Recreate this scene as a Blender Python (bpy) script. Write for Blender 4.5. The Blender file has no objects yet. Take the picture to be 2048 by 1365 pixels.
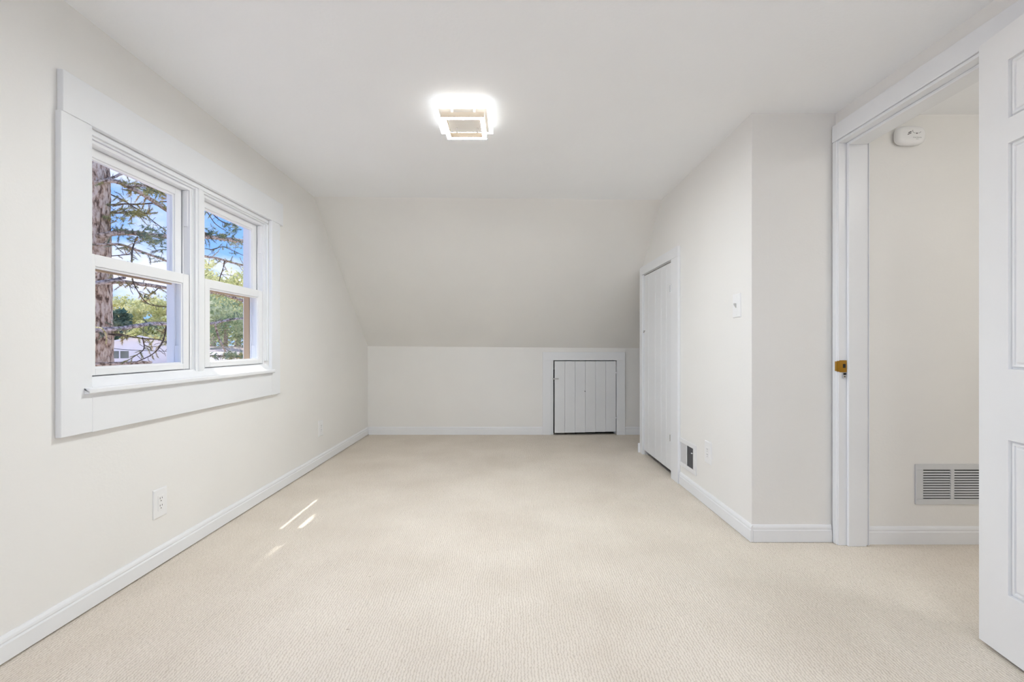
import bpy, bmesh, math, random
from mathutils import Vector, Matrix, noise as mnoise

random.seed(7)
scene = bpy.context.scene
COL = scene.collection
V = Vector

# ------------------------------------------------------------------ camera
FPX, VPX, VPY = 905.0, 1020.0, 691.5          # focal length and vanishing point in photo pixels (2048 x 1365)
cam_data = bpy.data.cameras.new('camera')
cam = bpy.data.objects.new('camera', cam_data)
COL.objects.link(cam)
cam.location = (0, 0, 1.0)
cam.rotation_euler = (math.radians(90), 0, 0)
cam_data.sensor_width = 36.0
cam_data.lens = FPX / 2048 * 36
cam_data.shift_x = (1024 - VPX) / 2048
cam_data.shift_y = (VPY - 682.5) / 2048
cam_data.clip_start = 0.02
cam_data.clip_end = 400
scene.camera = cam

# ------------------------------------------------------------------ world, sun, exposure
SKY_STRENGTH = 1.5
SUN_STRENGTH = 4.2
LAMP_STRENGTH = 490.0
REAR_FILL_STRENGTH = 225.0
SIDE_GLOW = 2.6
REAR_FILL_GLOW = 20.0
HALL_FILL_STRENGTH = 32.0
vs = scene.view_settings
vs.view_transform = 'Standard'
vs.look = 'None'
vs.gamma = 1.0
vs.exposure = 0.05
vs.use_curve_mapping = False
scene.cycles.adaptive_threshold = 0.03
scene.cycles.max_bounces = 8
scene.cycles.glossy_bounces = 2
scene.cycles.transmission_bounces = 2
scene.cycles.caustics_reflective = False
scene.cycles.use_light_tree = False
scene.cycles.diffuse_bounces = 7

world = bpy.data.worlds.new('sky')
scene.world = world
world.use_nodes = True
nt = world.node_tree
nt.nodes.clear()
n_out = nt.nodes.new('ShaderNodeOutputWorld')
n_bg = nt.nodes.new('ShaderNodeBackground')
n_bg.inputs['Strength'].default_value = SKY_STRENGTH
n_tc = nt.nodes.new('ShaderNodeTexCoord')
n_sep = nt.nodes.new('ShaderNodeSeparateXYZ')
n_ramp = nt.nodes.new('ShaderNodeValToRGB')
n_ramp.color_ramp.elements[0].position = 0.0
n_ramp.color_ramp.elements[0].color = (0.29, 0.52, 1.0, 1)
n_ramp.color_ramp.elements[1].position = 0.55
n_ramp.color_ramp.elements[1].color = (0.08, 0.25, 0.80, 1)
n_map = nt.nodes.new('ShaderNodeMapping')
n_map.inputs['Scale'].default_value = (1.0, 1.0, 2.2)
n_noise = nt.nodes.new('ShaderNodeTexNoise')
n_noise.inputs['Scale'].default_value = 3.4
n_noise.inputs['Detail'].default_value = 6
n_noise.inputs['Roughness'].default_value = 0.55
n_cl = nt.nodes.new('ShaderNodeValToRGB')
n_cl.color_ramp.elements[0].position = 0.47
n_cl.color_ramp.elements[0].color = (0, 0, 0, 1)
n_cl.color_ramp.elements[1].position = 0.66
n_cl.color_ramp.elements[1].color = (1, 1, 1, 1)
n_mix = nt.nodes.new('ShaderNodeMix')
n_mix.data_type = 'RGBA'
n_mix.inputs[7].default_value = (0.93, 0.88, 0.98, 1)
L = nt.links.new
L(n_tc.outputs['Generated'], n_sep.inputs[0])
L(n_sep.outputs['Z'], n_ramp.inputs[0])
L(n_tc.outputs['Generated'], n_map.inputs[0])
L(n_map.outputs[0], n_noise.inputs['Vector'])
L(n_noise.outputs['Fac'], n_cl.inputs[0])
L(n_cl.outputs[0], n_mix.inputs[0])
L(n_ramp.outputs[0], n_mix.inputs[6])
L(n_mix.outputs[2], n_bg.inputs['Color'])
L(n_bg.outputs[0], n_out.inputs[0])

sun_data = bpy.data.lights.new('sun', 'SUN')
sun_data.energy = SUN_STRENGTH
sun_data.angle = math.radians(0.53)
sun_data.color = (1.0, 0.95, 0.88)
sun = bpy.data.objects.new('sun', sun_data)
COL.objects.link(sun)
sun.location = (-8, 0, 12)
sun.rotation_euler = V((0.335, 0.018, -1.0)).to_track_quat('-Z', 'Y').to_euler()


# ------------------------------------------------------------------ materials
def srgb(r, g, b):
    f = lambda c: (c / 255) / 12.92 if c / 255 <= 0.04045 else ((c / 255 + 0.055) / 1.055) ** 2.4
    return (f(r), f(g), f(b), 1)


def new_mat(name):
    m = bpy.data.materials.new(name)
    m.use_nodes = True
    t = m.node_tree
    b = t.nodes['Principled BSDF']
    return m, t, b


def paint(name, col, rough=0.45, var=0.015, bump=0.03, scale=60, metallic=0.0):
    """Painted surface: faint tonal mottling and a fine orange-peel relief."""
    m, t, b = new_mat(name)
    b.inputs['Roughness'].default_value = rough
    b.inputs['Metallic'].default_value = metallic
    tc = t.nodes.new('ShaderNodeTexCoord')
    n = t.nodes.new('ShaderNodeTexNoise')
    n.inputs['Scale'].default_value = 2.3
    n.inputs['Detail'].default_value = 1
    r = t.nodes.new('ShaderNodeValToRGB')
    r.color_ramp.elements[0].position = 0.3
    r.color_ramp.elements[1].position = 0.7
    r.color_ramp.elements[0].color = tuple(max(0, c - var) for c in col[:3]) + (1,)
    r.color_ramp.elements[1].color = tuple(min(1, c + var) for c in col[:3]) + (1,)
    n2 = t.nodes.new('ShaderNodeTexNoise')
    n2.inputs['Scale'].default_value = scale
    n2.inputs['Detail'].default_value = 1
    bp = t.nodes.new('ShaderNodeBump')
    bp.inputs['Strength'].default_value = bump
    bp.inputs['Distance'].default_value = 0.01
    t.links.new(tc.outputs['Object'], n.inputs['Vector'])
    t.links.new(tc.outputs['Object'], n2.inputs['Vector'])
    t.links.new(n.outputs['Fac'], r.inputs[0])
    t.links.new(r.outputs[0], b.inputs['Base Color'])
    t.links.new(n2.outputs['Fac'], bp.inputs['Height'])
    if bump > 0.0:
        t.links.new(bp.outputs[0], b.inputs['Normal'])
    return m


M_WALL = paint('cream_wall_paint', (0.85, 0.838, 0.812), 0.55, 0.01, 0.04, 90)
M_CEIL = paint('white_ceiling_paint', (0.92, 0.93, 0.945), 0.7, 0.008, 0.05, 70)
M_TRIM = paint('white_trim_paint', (0.84, 0.85, 0.865), 0.32, 0.01, 0.03, 40)
M_DOOR = paint('white_door_paint', (0.86, 0.86, 0.86), 0.30, 0.01, 0.02, 40)
M_PLANK = paint('white_plank_paint', (0.80, 0.81, 0.825), 0.36, 0.02, 0.05, 30)
M_VINYL = paint('white_vinyl', (0.86, 0.865, 0.875), 0.28, 0.006, 0.01, 40)
M_PLASTIC = paint('white_plastic', (0.86, 0.86, 0.86), 0.3, 0.004, 0.0, 40)
M_GREYPL = paint('pale_grey_plastic', (0.55, 0.55, 0.54), 0.4, 0.01, 0.0, 40)
M_REG = paint('white_enamel_metal', (0.82, 0.82, 0.83), 0.35, 0.02, 0.03, 80)
M_GRILLE = paint('aged_white_enamel', (0.66, 0.67, 0.68), 0.4, 0.03, 0.03, 60)
M_DAMP = paint('pale_grey_enamel', (0.62, 0.62, 0.63), 0.4, 0.02, 0.03, 60)
M_FIN = paint('grey_steel_fin', (0.25, 0.25, 0.26), 0.4, 0.05, 0.02, 60, 0.4)
M_DARK = paint('dark_slot', (0.012, 0.012, 0.012), 0.8, 0.003, 0.0, 20)
M_DUCT = paint('dark_duct', (0.03, 0.03, 0.032), 0.8, 0.006, 0.0, 20)
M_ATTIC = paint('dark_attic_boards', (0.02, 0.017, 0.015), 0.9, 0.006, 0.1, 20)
M_STEEL = paint('bright_steel', (0.62, 0.62, 0.62), 0.25, 0.04, 0.0, 40, 0.9)
M_BRASS = paint('aged_brass', (0.50, 0.28, 0.07), 0.3, 0.08, 0.03, 60, 0.85)
M_BRONZE = paint('dark_bronze', (0.10, 0.07, 0.045), 0.4, 0.03, 0.02, 60, 0.7)
M_INK = paint('black_print', (0.01, 0.01, 0.01), 0.6, 0.002, 0.0, 20)
M_GREYINK = paint('grey_print', (0.16, 0.16, 0.16), 0.6, 0.01, 0.0, 20)
M_TAN = paint('tan_screen_frame', (0.52, 0.36, 0.21), 0.45, 0.03, 0.02, 40)
M_PEACH = paint('pale_maple', (0.93, 0.80, 0.64), 0.4, 0.03, 0.02, 30)
M_SHING = paint('grey_shingle', (0.16, 0.16, 0.17), 0.9, 0.05, 0.4, 30)
M_SIDING = paint('white_siding', (0.95, 0.92, 0.91), 0.6, 0.02, 0.02, 10)
M_FARGLASS = paint('dim_window_glass', (0.22, 0.24, 0.20), 0.15, 0.05, 0.0, 4)
M_CABLE = paint('black_cable', (0.03, 0.03, 0.03), 0.6, 0.005, 0.0, 10)


def make_carpet():
    m, t, b = new_mat('ribbed_loop_carpet')
    b.inputs['Roughness'].default_value = 0.95
    b.inputs['Specular IOR Level'].default_value = 0.15
    tc = t.nodes.new('ShaderNodeTexCoord')
    # wavy ribs running along the room
    wob = t.nodes.new('ShaderNodeTexNoise')
    wob.inputs['Scale'].default_value = 7
    wob.inputs['Detail'].default_value = 1
    mixv = t.nodes.new('ShaderNodeVectorMath'); mixv.operation = 'MULTIPLY_ADD'
    mixv.inputs[1].default_value = (0.026, 0.0, 0.0)
    rib = t.nodes.new('ShaderNodeTexWave')
    rib.wave_type = 'BANDS'
    rib.bands_direction = 'X'
    rib.wave_profile = 'SIN'
    rib.inputs['Scale'].default_value = 31.4      # ribs about a centimetre apart
    rib.inputs['Distortion'].default_value = 4.5
    rib.inputs['Detail'].default_value = 2.0
    rib.inputs['Detail Scale'].default_value = 2.6
    rib.inputs['Detail Roughness'].default_value = 0.6
    brk = t.nodes.new('ShaderNodeTexNoise')
    brk.inputs['Scale'].default_value = 120
    brk.inputs['Detail'].default_value = 1
    cmb = t.nodes.new('ShaderNodeMath'); cmb.operation = 'MULTIPLY_ADD'
    cmb.inputs[1].default_value = 0.9
    tuft = t.nodes.new('ShaderNodeTexVoronoi')
    tuft.inputs['Scale'].default_value = 210
    blot = t.nodes.new('ShaderNodeTexNoise')
    blot.inputs['Scale'].default_value = 2.2
    blot.inputs['Detail'].default_value = 3
    speck = t.nodes.new('ShaderNodeTexNoise')
    speck.inputs['Scale'].default_value = 55
    speck.inputs['Detail'].default_value = 2
    lk = t.links.new
    lk(tc.outputs['Object'], wob.inputs['Vector'])
    lk(wob.outputs['Color'], mixv.inputs[0])
    lk(tc.outputs['Object'], mixv.inputs[2])
    lk(mixv.outputs[0], rib.inputs['Vector'])
    lk(tc.outputs['Object'], brk.inputs['Vector'])
    lk(brk.outputs['Fac'], cmb.inputs[0])
    lk(rib.outputs['Fac'], cmb.inputs[2])
    lk(tc.outputs['Object'], tuft.inputs['Vector'])
    lk(tc.outputs['Object'], blot.inputs['Vector'])
    lk(tc.outputs['Object'], speck.inputs['Vector'])
    r1 = t.nodes.new('ShaderNodeValToRGB')
    r1.color_ramp.elements[0].position = 0.40
    r1.color_ramp.elements[0].color = (0.63, 0.56, 0.475, 1)  # grooves between ribs darkened in the colour to stand for their shade
    r1.color_ramp.elements[1].position = 0.90
    r1.color_ramp.elements[1].color = (0.79, 0.725, 0.64, 1)
    lk(cmb.outputs[0], r1.inputs[0])
    r2 = t.nodes.new('ShaderNodeValToRGB')
    r2.color_ramp.elements[0].position = 0.3
    r2.color_ramp.elements[0].color = (0.90, 0.885, 0.87, 1)
    r2.color_ramp.elements[1].position = 0.65
    r2.color_ramp.elements[1].color = (1, 1, 1, 1)
    lk(blot.outputs['Fac'], r2.inputs[0])
    mul = t.nodes.new('ShaderNodeMix'); mul.data_type = 'RGBA'; mul.blend_type = 'MULTIPLY'
    mul.inputs[0].default_value = 1.0
    lk(r1.outputs[0], mul.inputs[6])
    lk(r2.outputs[0], mul.inputs[7])
    r3 = t.nodes.new('ShaderNodeValToRGB')
    r3.color_ramp.elements[0].position = 0.20
    r3.color_ramp.elements[0].color = (0.35, 0.28, 0.22, 1)
    r3.color_ramp.elements[1].position = 0.27
    r3.color_ramp.elements[1].color = (1, 1, 1, 1)
    lk(speck.outputs['Fac'], r3.inputs[0])
    mul2 = t.nodes.new('ShaderNodeMix'); mul2.data_type = 'RGBA'; mul2.blend_type = 'MULTIPLY'
    mul2.inputs[0].default_value = 0.6
    lk(mul.outputs[2], mul2.inputs[6])
    lk(r3.outputs[0], mul2.inputs[7])
    lk(mul2.outputs[2], b.inputs['Base Color'])
    add = t.nodes.new('ShaderNodeMath'); add.operation = 'MULTIPLY_ADD'
    add.inputs[1].default_value = -0.35
    lk(tuft.outputs['Distance'], add.inputs[0])
    lk(cmb.outputs[0], add.inputs[2])
    bp = t.nodes.new('ShaderNodeBump')
    bp.inputs['Strength'].default_value = 0.40
    bp.inputs['Distance'].default_value = 0.004
    lk(add.outputs[0], bp.inputs['Height'])
    lk(bp.outputs[0], b.inputs['Normal'])
    return m


M_CARPET = make_carpet()


def make_glass():
    m = bpy.data.materials.new('clear_window_glass')
    m.use_nodes = True
    t = m.node_tree
    t.nodes.clear()
    o = t.nodes.new('ShaderNodeOutputMaterial')
    tr = t.nodes.new('ShaderNodeBsdfTransparent')
    tr.inputs['Color'].default_value = (0.96, 0.975, 0.97, 1)
    gl = t.nodes.new('ShaderNodeBsdfGlossy')
    gl.inputs['Roughness'].default_value = 0.02
    mx = t.nodes.new('ShaderNodeMixShader')
    mx.inputs[0].default_value = 0.03
    t.links.new(tr.outputs[0], mx.inputs[1])
    t.links.new(gl.outputs[0], mx.inputs[2])
    t.links.new(mx.outputs[0], o.inputs[0])
    return m


M_GLASS = make_glass()


def emit(name, col, strength, one_sided=False):
    m, t, b = new_mat(name)
    if one_sided:                                 # the film glows on its outer face only, its back lies on the ring
        ge = t.nodes.new('ShaderNodeNewGeometry')
        sb = t.nodes.new('ShaderNodeMath'); sb.operation = 'SUBTRACT'
        sb.inputs[0].default_value = 1.0
        ml = t.nodes.new('ShaderNodeMath'); ml.operation = 'MULTIPLY'
        ml.inputs[1].default_value = strength
        t.links.new(ge.outputs['Backfacing'], sb.inputs[1])
        t.links.new(sb.outputs[0], ml.inputs[0])
        t.links.new(ml.outputs[0], b.inputs['Emission Strength'])
    b.inputs['Base Color'].default_value = (0.9, 0.9, 0.9, 1)
    b.inputs['Emission Color'].default_value = col
    b.inputs['Emission Strength'].default_value = strength
    return m


M_LED = emit('lit_white_diffuser', (0.955, 1.0, 1.01, 1), LAMP_STRENGTH, True)
M_FILL_LED = emit('rear_fill_diffuser', (0.955, 1.0, 1.01, 1), REAR_FILL_STRENGTH, True)
M_FILM = emit('soft_lit_diffuser', (0.955, 1.0, 1.01, 1), 9.0, True)
M_GLOW = emit('glowing_ring_edge', (0.97, 1.0, 0.99, 1), SIDE_GLOW)
M_FILL_EDGE = emit('rear_fill_ring_edge', (0.97, 1.0, 0.99, 1), REAR_FILL_GLOW)
M_HALL_FILL = emit('hall_fill_globe', (1.0, 0.98, 0.95, 1), HALL_FILL_STRENGTH)


def bark(name, c_dark, c_mid, c_light, scale, stretch=(1, 1, 0.45), bump=0.9):
    m, t, b = new_mat(name)
    b.inputs['Roughness'].default_value = 0.9
    tc = t.nodes.new('ShaderNodeTexCoord')
    mp = t.nodes.new('ShaderNodeMapping')
    mp.inputs['Scale'].default_value = stretch
    vo = t.nodes.new('ShaderNodeTexVoronoi')
    vo.inputs['Scale'].default_value = scale
    no = t.nodes.new('ShaderNodeTexNoise')
    no.inputs['Scale'].default_value = scale * 1.7
    no.inputs['Detail'].default_value = 5
    no.inputs['Roughness'].default_value = 0.65
    ad = t.nodes.new('ShaderNodeMath'); ad.operation = 'MULTIPLY_ADD'
    ad.inputs[1].default_value = -0.55
    rp = t.nodes.new('ShaderNodeValToRGB')
    e = rp.color_ramp.elements
    e[0].position = 0.03; e[0].color = c_dark
    e[1].position = 0.36; e[1].color = c_light
    em = e.new(0.15); em.color = c_mid
    bp = t.nodes.new('ShaderNodeBump')
    bp.inputs['Strength'].default_value = bump
    bp.inputs['Distance'].default_value = 0.03
    lk = t.links.new
    lk(tc.outputs['Object'], mp.inputs[0])
    lk(mp.outputs[0], vo.inputs['Vector'])
    lk(mp.outputs[0], no.inputs['Vector'])
    lk(vo.outputs['Distance'], ad.inputs[0])
    lk(no.outputs['Fac'], ad.inputs[2])
    lk(ad.outputs[0], rp.inputs[0])
    lk(rp.outputs[0], b.inputs['Base Color'])
    lk(ad.outputs[0], bp.inputs['Height'])
    lk(bp.outputs[0], b.inputs['Normal'])
    return m


M_BARK = bark('spruce_bark', (0.18, 0.10, 0.06, 1), (0.66, 0.44, 0.29, 1), (1.0, 0.82, 0.64, 1), 27)
M_LIMB = bark('spruce_limb_bark', (0.16, 0.10, 0.06, 1), (0.45, 0.33, 0.24, 1), (0.75, 0.61, 0.50, 1), 30, (1, 1, 1), 0.6)
M_GREYLIMB = bark('grey_limb_bark', (0.20, 0.15, 0.13, 1), (0.45, 0.37, 0.33, 1), (0.80, 0.72, 0.69, 1), 30, (1, 1, 1), 0.6)
M_TWIG = bark('dark_twig_bark', (0.05, 0.03, 0.02, 1), (0.10, 0.065, 0.045, 1), (0.17, 0.12, 0.09, 1), 30, (1, 1, 1), 0.3)
M_MOSS = bark('mossy_twig', (0.20, 0.15, 0.05, 1), (0.45, 0.38, 0.17, 1), (0.68, 0.60, 0.34, 1), 40, (1, 1, 1), 0.4)


def leaf_mat(name, c0, c1, c2, scale=2.0, transl=0.45):
    m = bpy.data.materials.new(name)
    m.use_nodes = True
    t = m.node_tree
    t.nodes.clear()
    o = t.nodes.new('ShaderNodeOutputMaterial')
    df = t.nodes.new('ShaderNodeBsdfDiffuse')
    tl = t.nodes.new('ShaderNodeBsdfTranslucent')
    mx = t.nodes.new('ShaderNodeMixShader')
    mx.inputs[0].default_value = transl
    tc = t.nodes.new('ShaderNodeTexCoord')
    n = t.nodes.new('ShaderNodeTexNoise')
    n.inputs['Scale'].default_value = scale
    n.inputs['Detail'].default_value = 4
    r = t.nodes.new('ShaderNodeValToRGB')
    e = r.color_ramp.elements
    e[0].position = 0.32; e[0].color = c0
    e[1].position = 0.68; e[1].color = c2
    em = e.new(0.5); em.color = c1
    lk = t.links.new
    lk(tc.outputs['Object'], n.inputs['Vector'])
    lk(n.outputs['Fac'], r.inputs[0])
    lk(r.outputs[0], df.inputs['Color'])
    lk(r.outputs[0], tl.inputs['Color'])
    lk(df.outputs[0], mx.inputs[1])
    lk(tl.outputs[0], mx.inputs[2])
    lk(mx.outputs[0], o.inputs[0])
    return m


M_NEEDLE = leaf_mat('spruce_needles', (0.30, 0.36, 0.20, 1), (0.55, 0.52, 0.22, 1), (0.85, 0.62, 0.26, 1), 5.0)
M_NEEDLE2 = leaf_mat('blue_green_needles', (0.17, 0.30, 0.25, 1), (0.36, 0.44, 0.30, 1), (0.60, 0.58, 0.32, 1), 5.0)
M_LEAF_Y = leaf_mat('yellow_green_leaves', (0.45, 0.50, 0.20, 1), (0.78, 0.76, 0.38, 1), (0.97, 0.92, 0.56, 1), 1.0, 0.5)
M_LEAF_G = leaf_mat('mid_green_leaves', (0.25, 0.34, 0.17, 1), (0.50, 0.55, 0.32, 1), (0.74, 0.74, 0.48, 1), 1.0, 0.5)
M_LEAF_T = leaf_mat('teal_conifer_leaves', (0.08, 0.17, 0.14, 1), (0.17, 0.27, 0.20, 1), (0.30, 0.36, 0.22, 1), 1.0, 0.4)


def ground_mat():
    m, t, b = new_mat('pale_sandy_ground')
    b.inputs['Roughness'].default_value = 0.95
    tc = t.nodes.new('ShaderNodeTexCoord')
    n = t.nodes.new('ShaderNodeTexNoise')
    n.inputs['Scale'].default_value = 0.7
    n.inputs['Detail'].default_value = 6
    r = t.nodes.new('ShaderNodeValToRGB')
    r.color_ramp.elements[0].position = 0.3
    r.color_ramp.elements[0].color = (0.55, 0.43, 0.36, 1)
    r.color_ramp.elements[1].position = 0.6
    r.color_ramp.elements[1].color = (0.78, 0.66, 0.60, 1)
    t.links.new(tc.outputs['Object'], n.inputs['Vector'])
    t.links.new(n.outputs['Fac'], r.inputs[0])
    t.links.new(r.outputs[0], b.inputs['Base Color'])
    return m


M_GROUND = ground_mat()


# ------------------------------------------------------------------ geometry helpers (everything in world coordinates)
class Fr:
    """A local frame: a along u, b along v, c along n."""
    def __init__(s, o=(0, 0, 0), u=(1, 0, 0), v=(0, 1, 0), n=(0, 0, 1)):
        s.o, s.u, s.v, s.n = V(o), V(u), V(v), V(n)

    def p(s, a, b, c):
        return s.o + s.u * a + s.v * b + s.n * c


W = Fr()


def tag(o, label=None, cat=None, group=None, kind=None):
    for k, x in (('label', label), ('category', cat), ('group', group), ('kind', kind)):
        if x:
            o[k] = x
    return o


def attach(o, parent):
    if parent is not None:
        o.parent = parent
        if parent.type == 'EMPTY' and parent.parent is None:
            o.matrix_parent_inverse = Matrix.Translation(-V(parent.location))
    return o


def link_mesh(name, me, mat, parent=None):
    o = bpy.data.objects.new(name, me)
    COL.objects.link(o)
    if mat is not None and not me.materials:
        me.materials.append(mat)
    return attach(o, parent)


def obj(name, bm, mat, parent=None, smooth=False):
    bmesh.ops.recalc_face_normals(bm, faces=bm.faces)
    me = bpy.data.meshes.new(name)
    bm.to_mesh(me)
    bm.free()
    if smooth:
        for p in me.polygons:
            p.use_smooth = True
    return link_mesh(name, me, mat, parent)


def raw(name, verts, faces, mat, parent=None, smooth=False):
    me = bpy.data.meshes.new(name)
    me.from_pydata([tuple(v) for v in verts], [], faces)
    me.update()
    if smooth:
        for p in me.polygons:
            p.use_smooth = True
    return link_mesh(name, me, mat, parent)


def empty(name, loc, parent=None):
    o = bpy.data.objects.new(name, None)
    o.empty_display_size = 0.05
    COL.objects.link(o)
    o.location = loc
    return attach(o, parent)


def add_box(bm, a0, a1, b0, b1, c0, c1, F=W, bevel=0.0):
    a0, a1 = min(a0, a1), max(a0, a1)
    b0, b1 = min(b0, b1), max(b0, b1)
    c0, c1 = min(c0, c1), max(c0, c1)
    vs_ = [bm.verts.new(F.p(a, b, c)) for a in (a0, a1) for b in (b0, b1) for c in (c0, c1)]
    idx = [(0, 1, 3, 2), (4, 6, 7, 5), (0, 4, 5, 1), (2, 3, 7, 6), (0, 2, 6, 4), (1, 5, 7, 3)]
    fs = [bm.faces.new([vs_[i] for i in f]) for f in idx]
    if bevel > 0:
        es = list({e for f in fs for e in f.edges})
        bmesh.ops.bevel(bm, geom=es, offset=bevel, segments=1, affect='EDGES', profile=0.5)


def box(name, a0, a1, b0, b1, c0, c1, mat, parent=None, F=W, bevel=0.0):
    bm = bmesh.new()
    add_box(bm, a0, a1, b0, b1, c0, c1, F, bevel)
    return obj(name, bm, mat, parent)


def boxes(name, lst, mat, parent=None, F=W, bevel=0.0):
    bm = bmesh.new()
    for l in lst:
        add_box(bm, *l, F=F, bevel=bevel)
    return obj(name, bm, mat, parent)


def add_cyl(bm, p0, p1, r0, r1=None, seg=12, caps=True):
    r1 = r0 if r1 is None else r1
    p0, p1 = V(p0), V(p1)
    d = (p1 - p0).normalized()
    s = d.orthogonal().normalized()
    t = d.cross(s)
    A = [bm.verts.new(p0 + (s * math.cos(2 * math.pi * i / seg) + t * math.sin(2 * math.pi * i / seg)) * r0) for i in range(seg)]
    B = [bm.verts.new(p1 + (s * math.cos(2 * math.pi * i / seg) + t * math.sin(2 * math.pi * i / seg)) * r1) for i in range(seg)]
    for i in range(seg):
        j = (i + 1) % seg
        bm.faces.new((A[i], A[j], B[j], B[i]))
    if caps:
        bm.faces.new(A[::-1])
        bm.faces.new(B)


def cyl(name, p0, p1, r0, mat, parent=None, r1=None, seg=12):
    bm = bmesh.new()
    add_cyl(bm, p0, p1, r0, r1, seg)
    return obj(name, bm, mat, parent)


def panel(name, F, us, vs_, holes, thick, mat, parent=None):
    """Wall slab in frame F (front face at c = 0, back at c = -thick), cut at the grid lines us, vs_; holes are cells (u0,u1,v0,v1) left open."""
    us = sorted(set(us) | {h[0] for h in holes} | {h[1] for h in holes})
    vs_ = sorted(set(vs_) | {h[2] for h in holes} | {h[3] for h in holes})
    bm = bmesh.new()
    cache = {}

    def vert(i, j, k):
        if (i, j, k) not in cache:
            cache[(i, j, k)] = bm.verts.new(F.p(us[i], vs_[j], -thick * k))
        return cache[(i, j, k)]

    def solid(i, j):
        if i < 0 or j < 0 or i >= len(us) - 1 or j >= len(vs_) - 1:
            return False
        um, vm = (us[i] + us[i + 1]) / 2, (vs_[j] + vs_[j + 1]) / 2
        return not any(h[0] < um < h[1] and h[2] < vm < h[3] for h in holes)

    for i in range(len(us) - 1):
        for j in range(len(vs_) - 1):
            if not solid(i, j):
                continue
            bm.faces.new([vert(i, j, 0), vert(i + 1, j, 0), vert(i + 1, j + 1, 0), vert(i, j + 1, 0)])
            bm.faces.new([vert(i, j, 1), vert(i, j + 1, 1), vert(i + 1, j + 1, 1), vert(i + 1, j, 1)])
            for (di, dj, a, b) in ((-1, 0, (i, j), (i, j + 1)), (1, 0, (i + 1, j), (i + 1, j + 1)), (0, -1, (i, j), (i + 1, j)), (0, 1, (i, j + 1), (i + 1, j + 1))):
                if not solid(i + di, j + dj):
                    bm.faces.new([vert(*a, 0), vert(*b, 0), vert(*b, 1), vert(*a, 1)])
    return obj(name, bm, mat, parent)


def rings(name, F, w, h, prof, mat, parent=None, cap_back=True, bm=None):
    """Nested rectangles centred on F: prof is a list of (inset, c); the last ring is capped."""
    own = bm is None
    bm = bm or bmesh.new()
    R = []
    for ins, c in prof:
        a, b = w / 2 - ins, h / 2 - ins
        R.append([bm.verts.new(F.p(sa * a, sb * b, c)) for sa, sb in ((-1, -1), (1, -1), (1, 1), (-1, 1))])
    for q in range(len(R) - 1):
        for i in range(4):
            j = (i + 1) % 4
            bm.faces.new((R[q][i], R[q][j], R[q + 1][j], R[q + 1][i]))
    bm.faces.new(R[-1])
    if cap_back:
        bm.faces.new(R[0][::-1])
    if own:
        return obj(name, bm, mat, parent)


def sweep(name, prof, p0, p1, out, mat, parent=None, up=(0, 0, 1)):
    """Straight moulding from p0 to p1: prof is a closed list of (distance out of the wall, height)."""
    bm = bmesh.new()
    p0, p1, out, up = V(p0), V(p1), V(out), V(up)
    A = [bm.verts.new(p0 + out * a + up * b) for a, b in prof]
    B = [bm.verts.new(p1 + out * a + up * b) for a, b in prof]
    n = len(prof)
    for i in range(n):
        j = (i + 1) % n
        bm.faces.new((A[i], A[j], B[j], B[i]))
    bm.faces.new(A[::-1])
    bm.faces.new(B)
    return obj(name, bm, mat, parent)


def struct(o, label=None):
    return tag(o, label, None, None, 'structure')


# ------------------------------------------------------------------ the room shell
XL, XR, XD = -1.595, 1.232, 1.66              # gable wall, closet wall, doorway wall
YJ, YS, YB, YR = 2.306, 3.68, 5.075, -1.2     # jog wall, foot of the flat ceiling, knee wall, rear wall
YE = 4.229                                    # free end of the closet wall
YH = 2.285                                    # hall wall
HALL_X, HALL_Z, HALL_Y0 = 3.0, 2.168, 0.2


def zc(x, y):
    t = min(1, max(0, (x - XL) / (XR - XL)))
    zl = 2.235 + (y - 1.6) * (2.211 - 2.235) / (YS - 1.6)
    return zl * (1 - t) + 2.184 * t


def zk(x):
    return 0.992 + (x - XL) * (0.969 - 0.992) / 3.05


struct(box('floor', -1.75, 3.1, -1.35, 5.9, -0.12, 0.0, M_CARPET), 'beige ribbed loop carpet covering the whole attic floor')

# ceiling: slightly out of level, as old plaster is
cv, cf = [], []
xs = [-1.75 + i * (4.25 / 20) for i in range(21)]
ys = [YR - 0.15 + j * ((YS - YR + 0.15) / 20) for j in range(21)]
for y in ys:
    for x in xs:
        cv.append((x, y, zc(x, y)))
for j in range(20):
    for i in range(20):
        a = j * 21 + i
        cf.append((a, a + 21, a + 22, a + 1))
struct(raw('ceiling', cv, cf, M_CEIL), 'flat white painted attic ceiling')

sv, sf = [], []
for x in xs:
    sv += [(x, YS, zc(x, YS)), (x, YB, zk(x)), (x, YB + 0.30, zk(x) - 0.263)]
for i in range(20):
    sf += [(i * 3, i * 3 + 1, i * 3 + 4, i * 3 + 3), (i * 3 + 1, i * 3 + 2, i * 3 + 5, i * 3 + 4)]
struct(raw('wall_slope', sv, sf, M_WALL), 'cream sloping wall under the roof above the low knee wall')

WIN_Y0, WIN_Y1, WIN_Z0, WIN_Z1 = 1.705, 2.990, 0.835, 1.828
W4 = (-1.05, 0.80, 0.45, 2.05)                   # unseen window opening added beside the camera for more daylight
FL = Fr((XL, 0, 0), (0, 1, 0), (0, 0, 1), (1, 0, 0))
struct(panel('wall_left', FL, [YR - 0.15, 5.3], [-0.1, 3.45], [(WIN_Y0, WIN_Y1, WIN_Z0, WIN_Z1), W4], 0.155, M_WALL), 'cream gable wall holding the double window')

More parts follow.
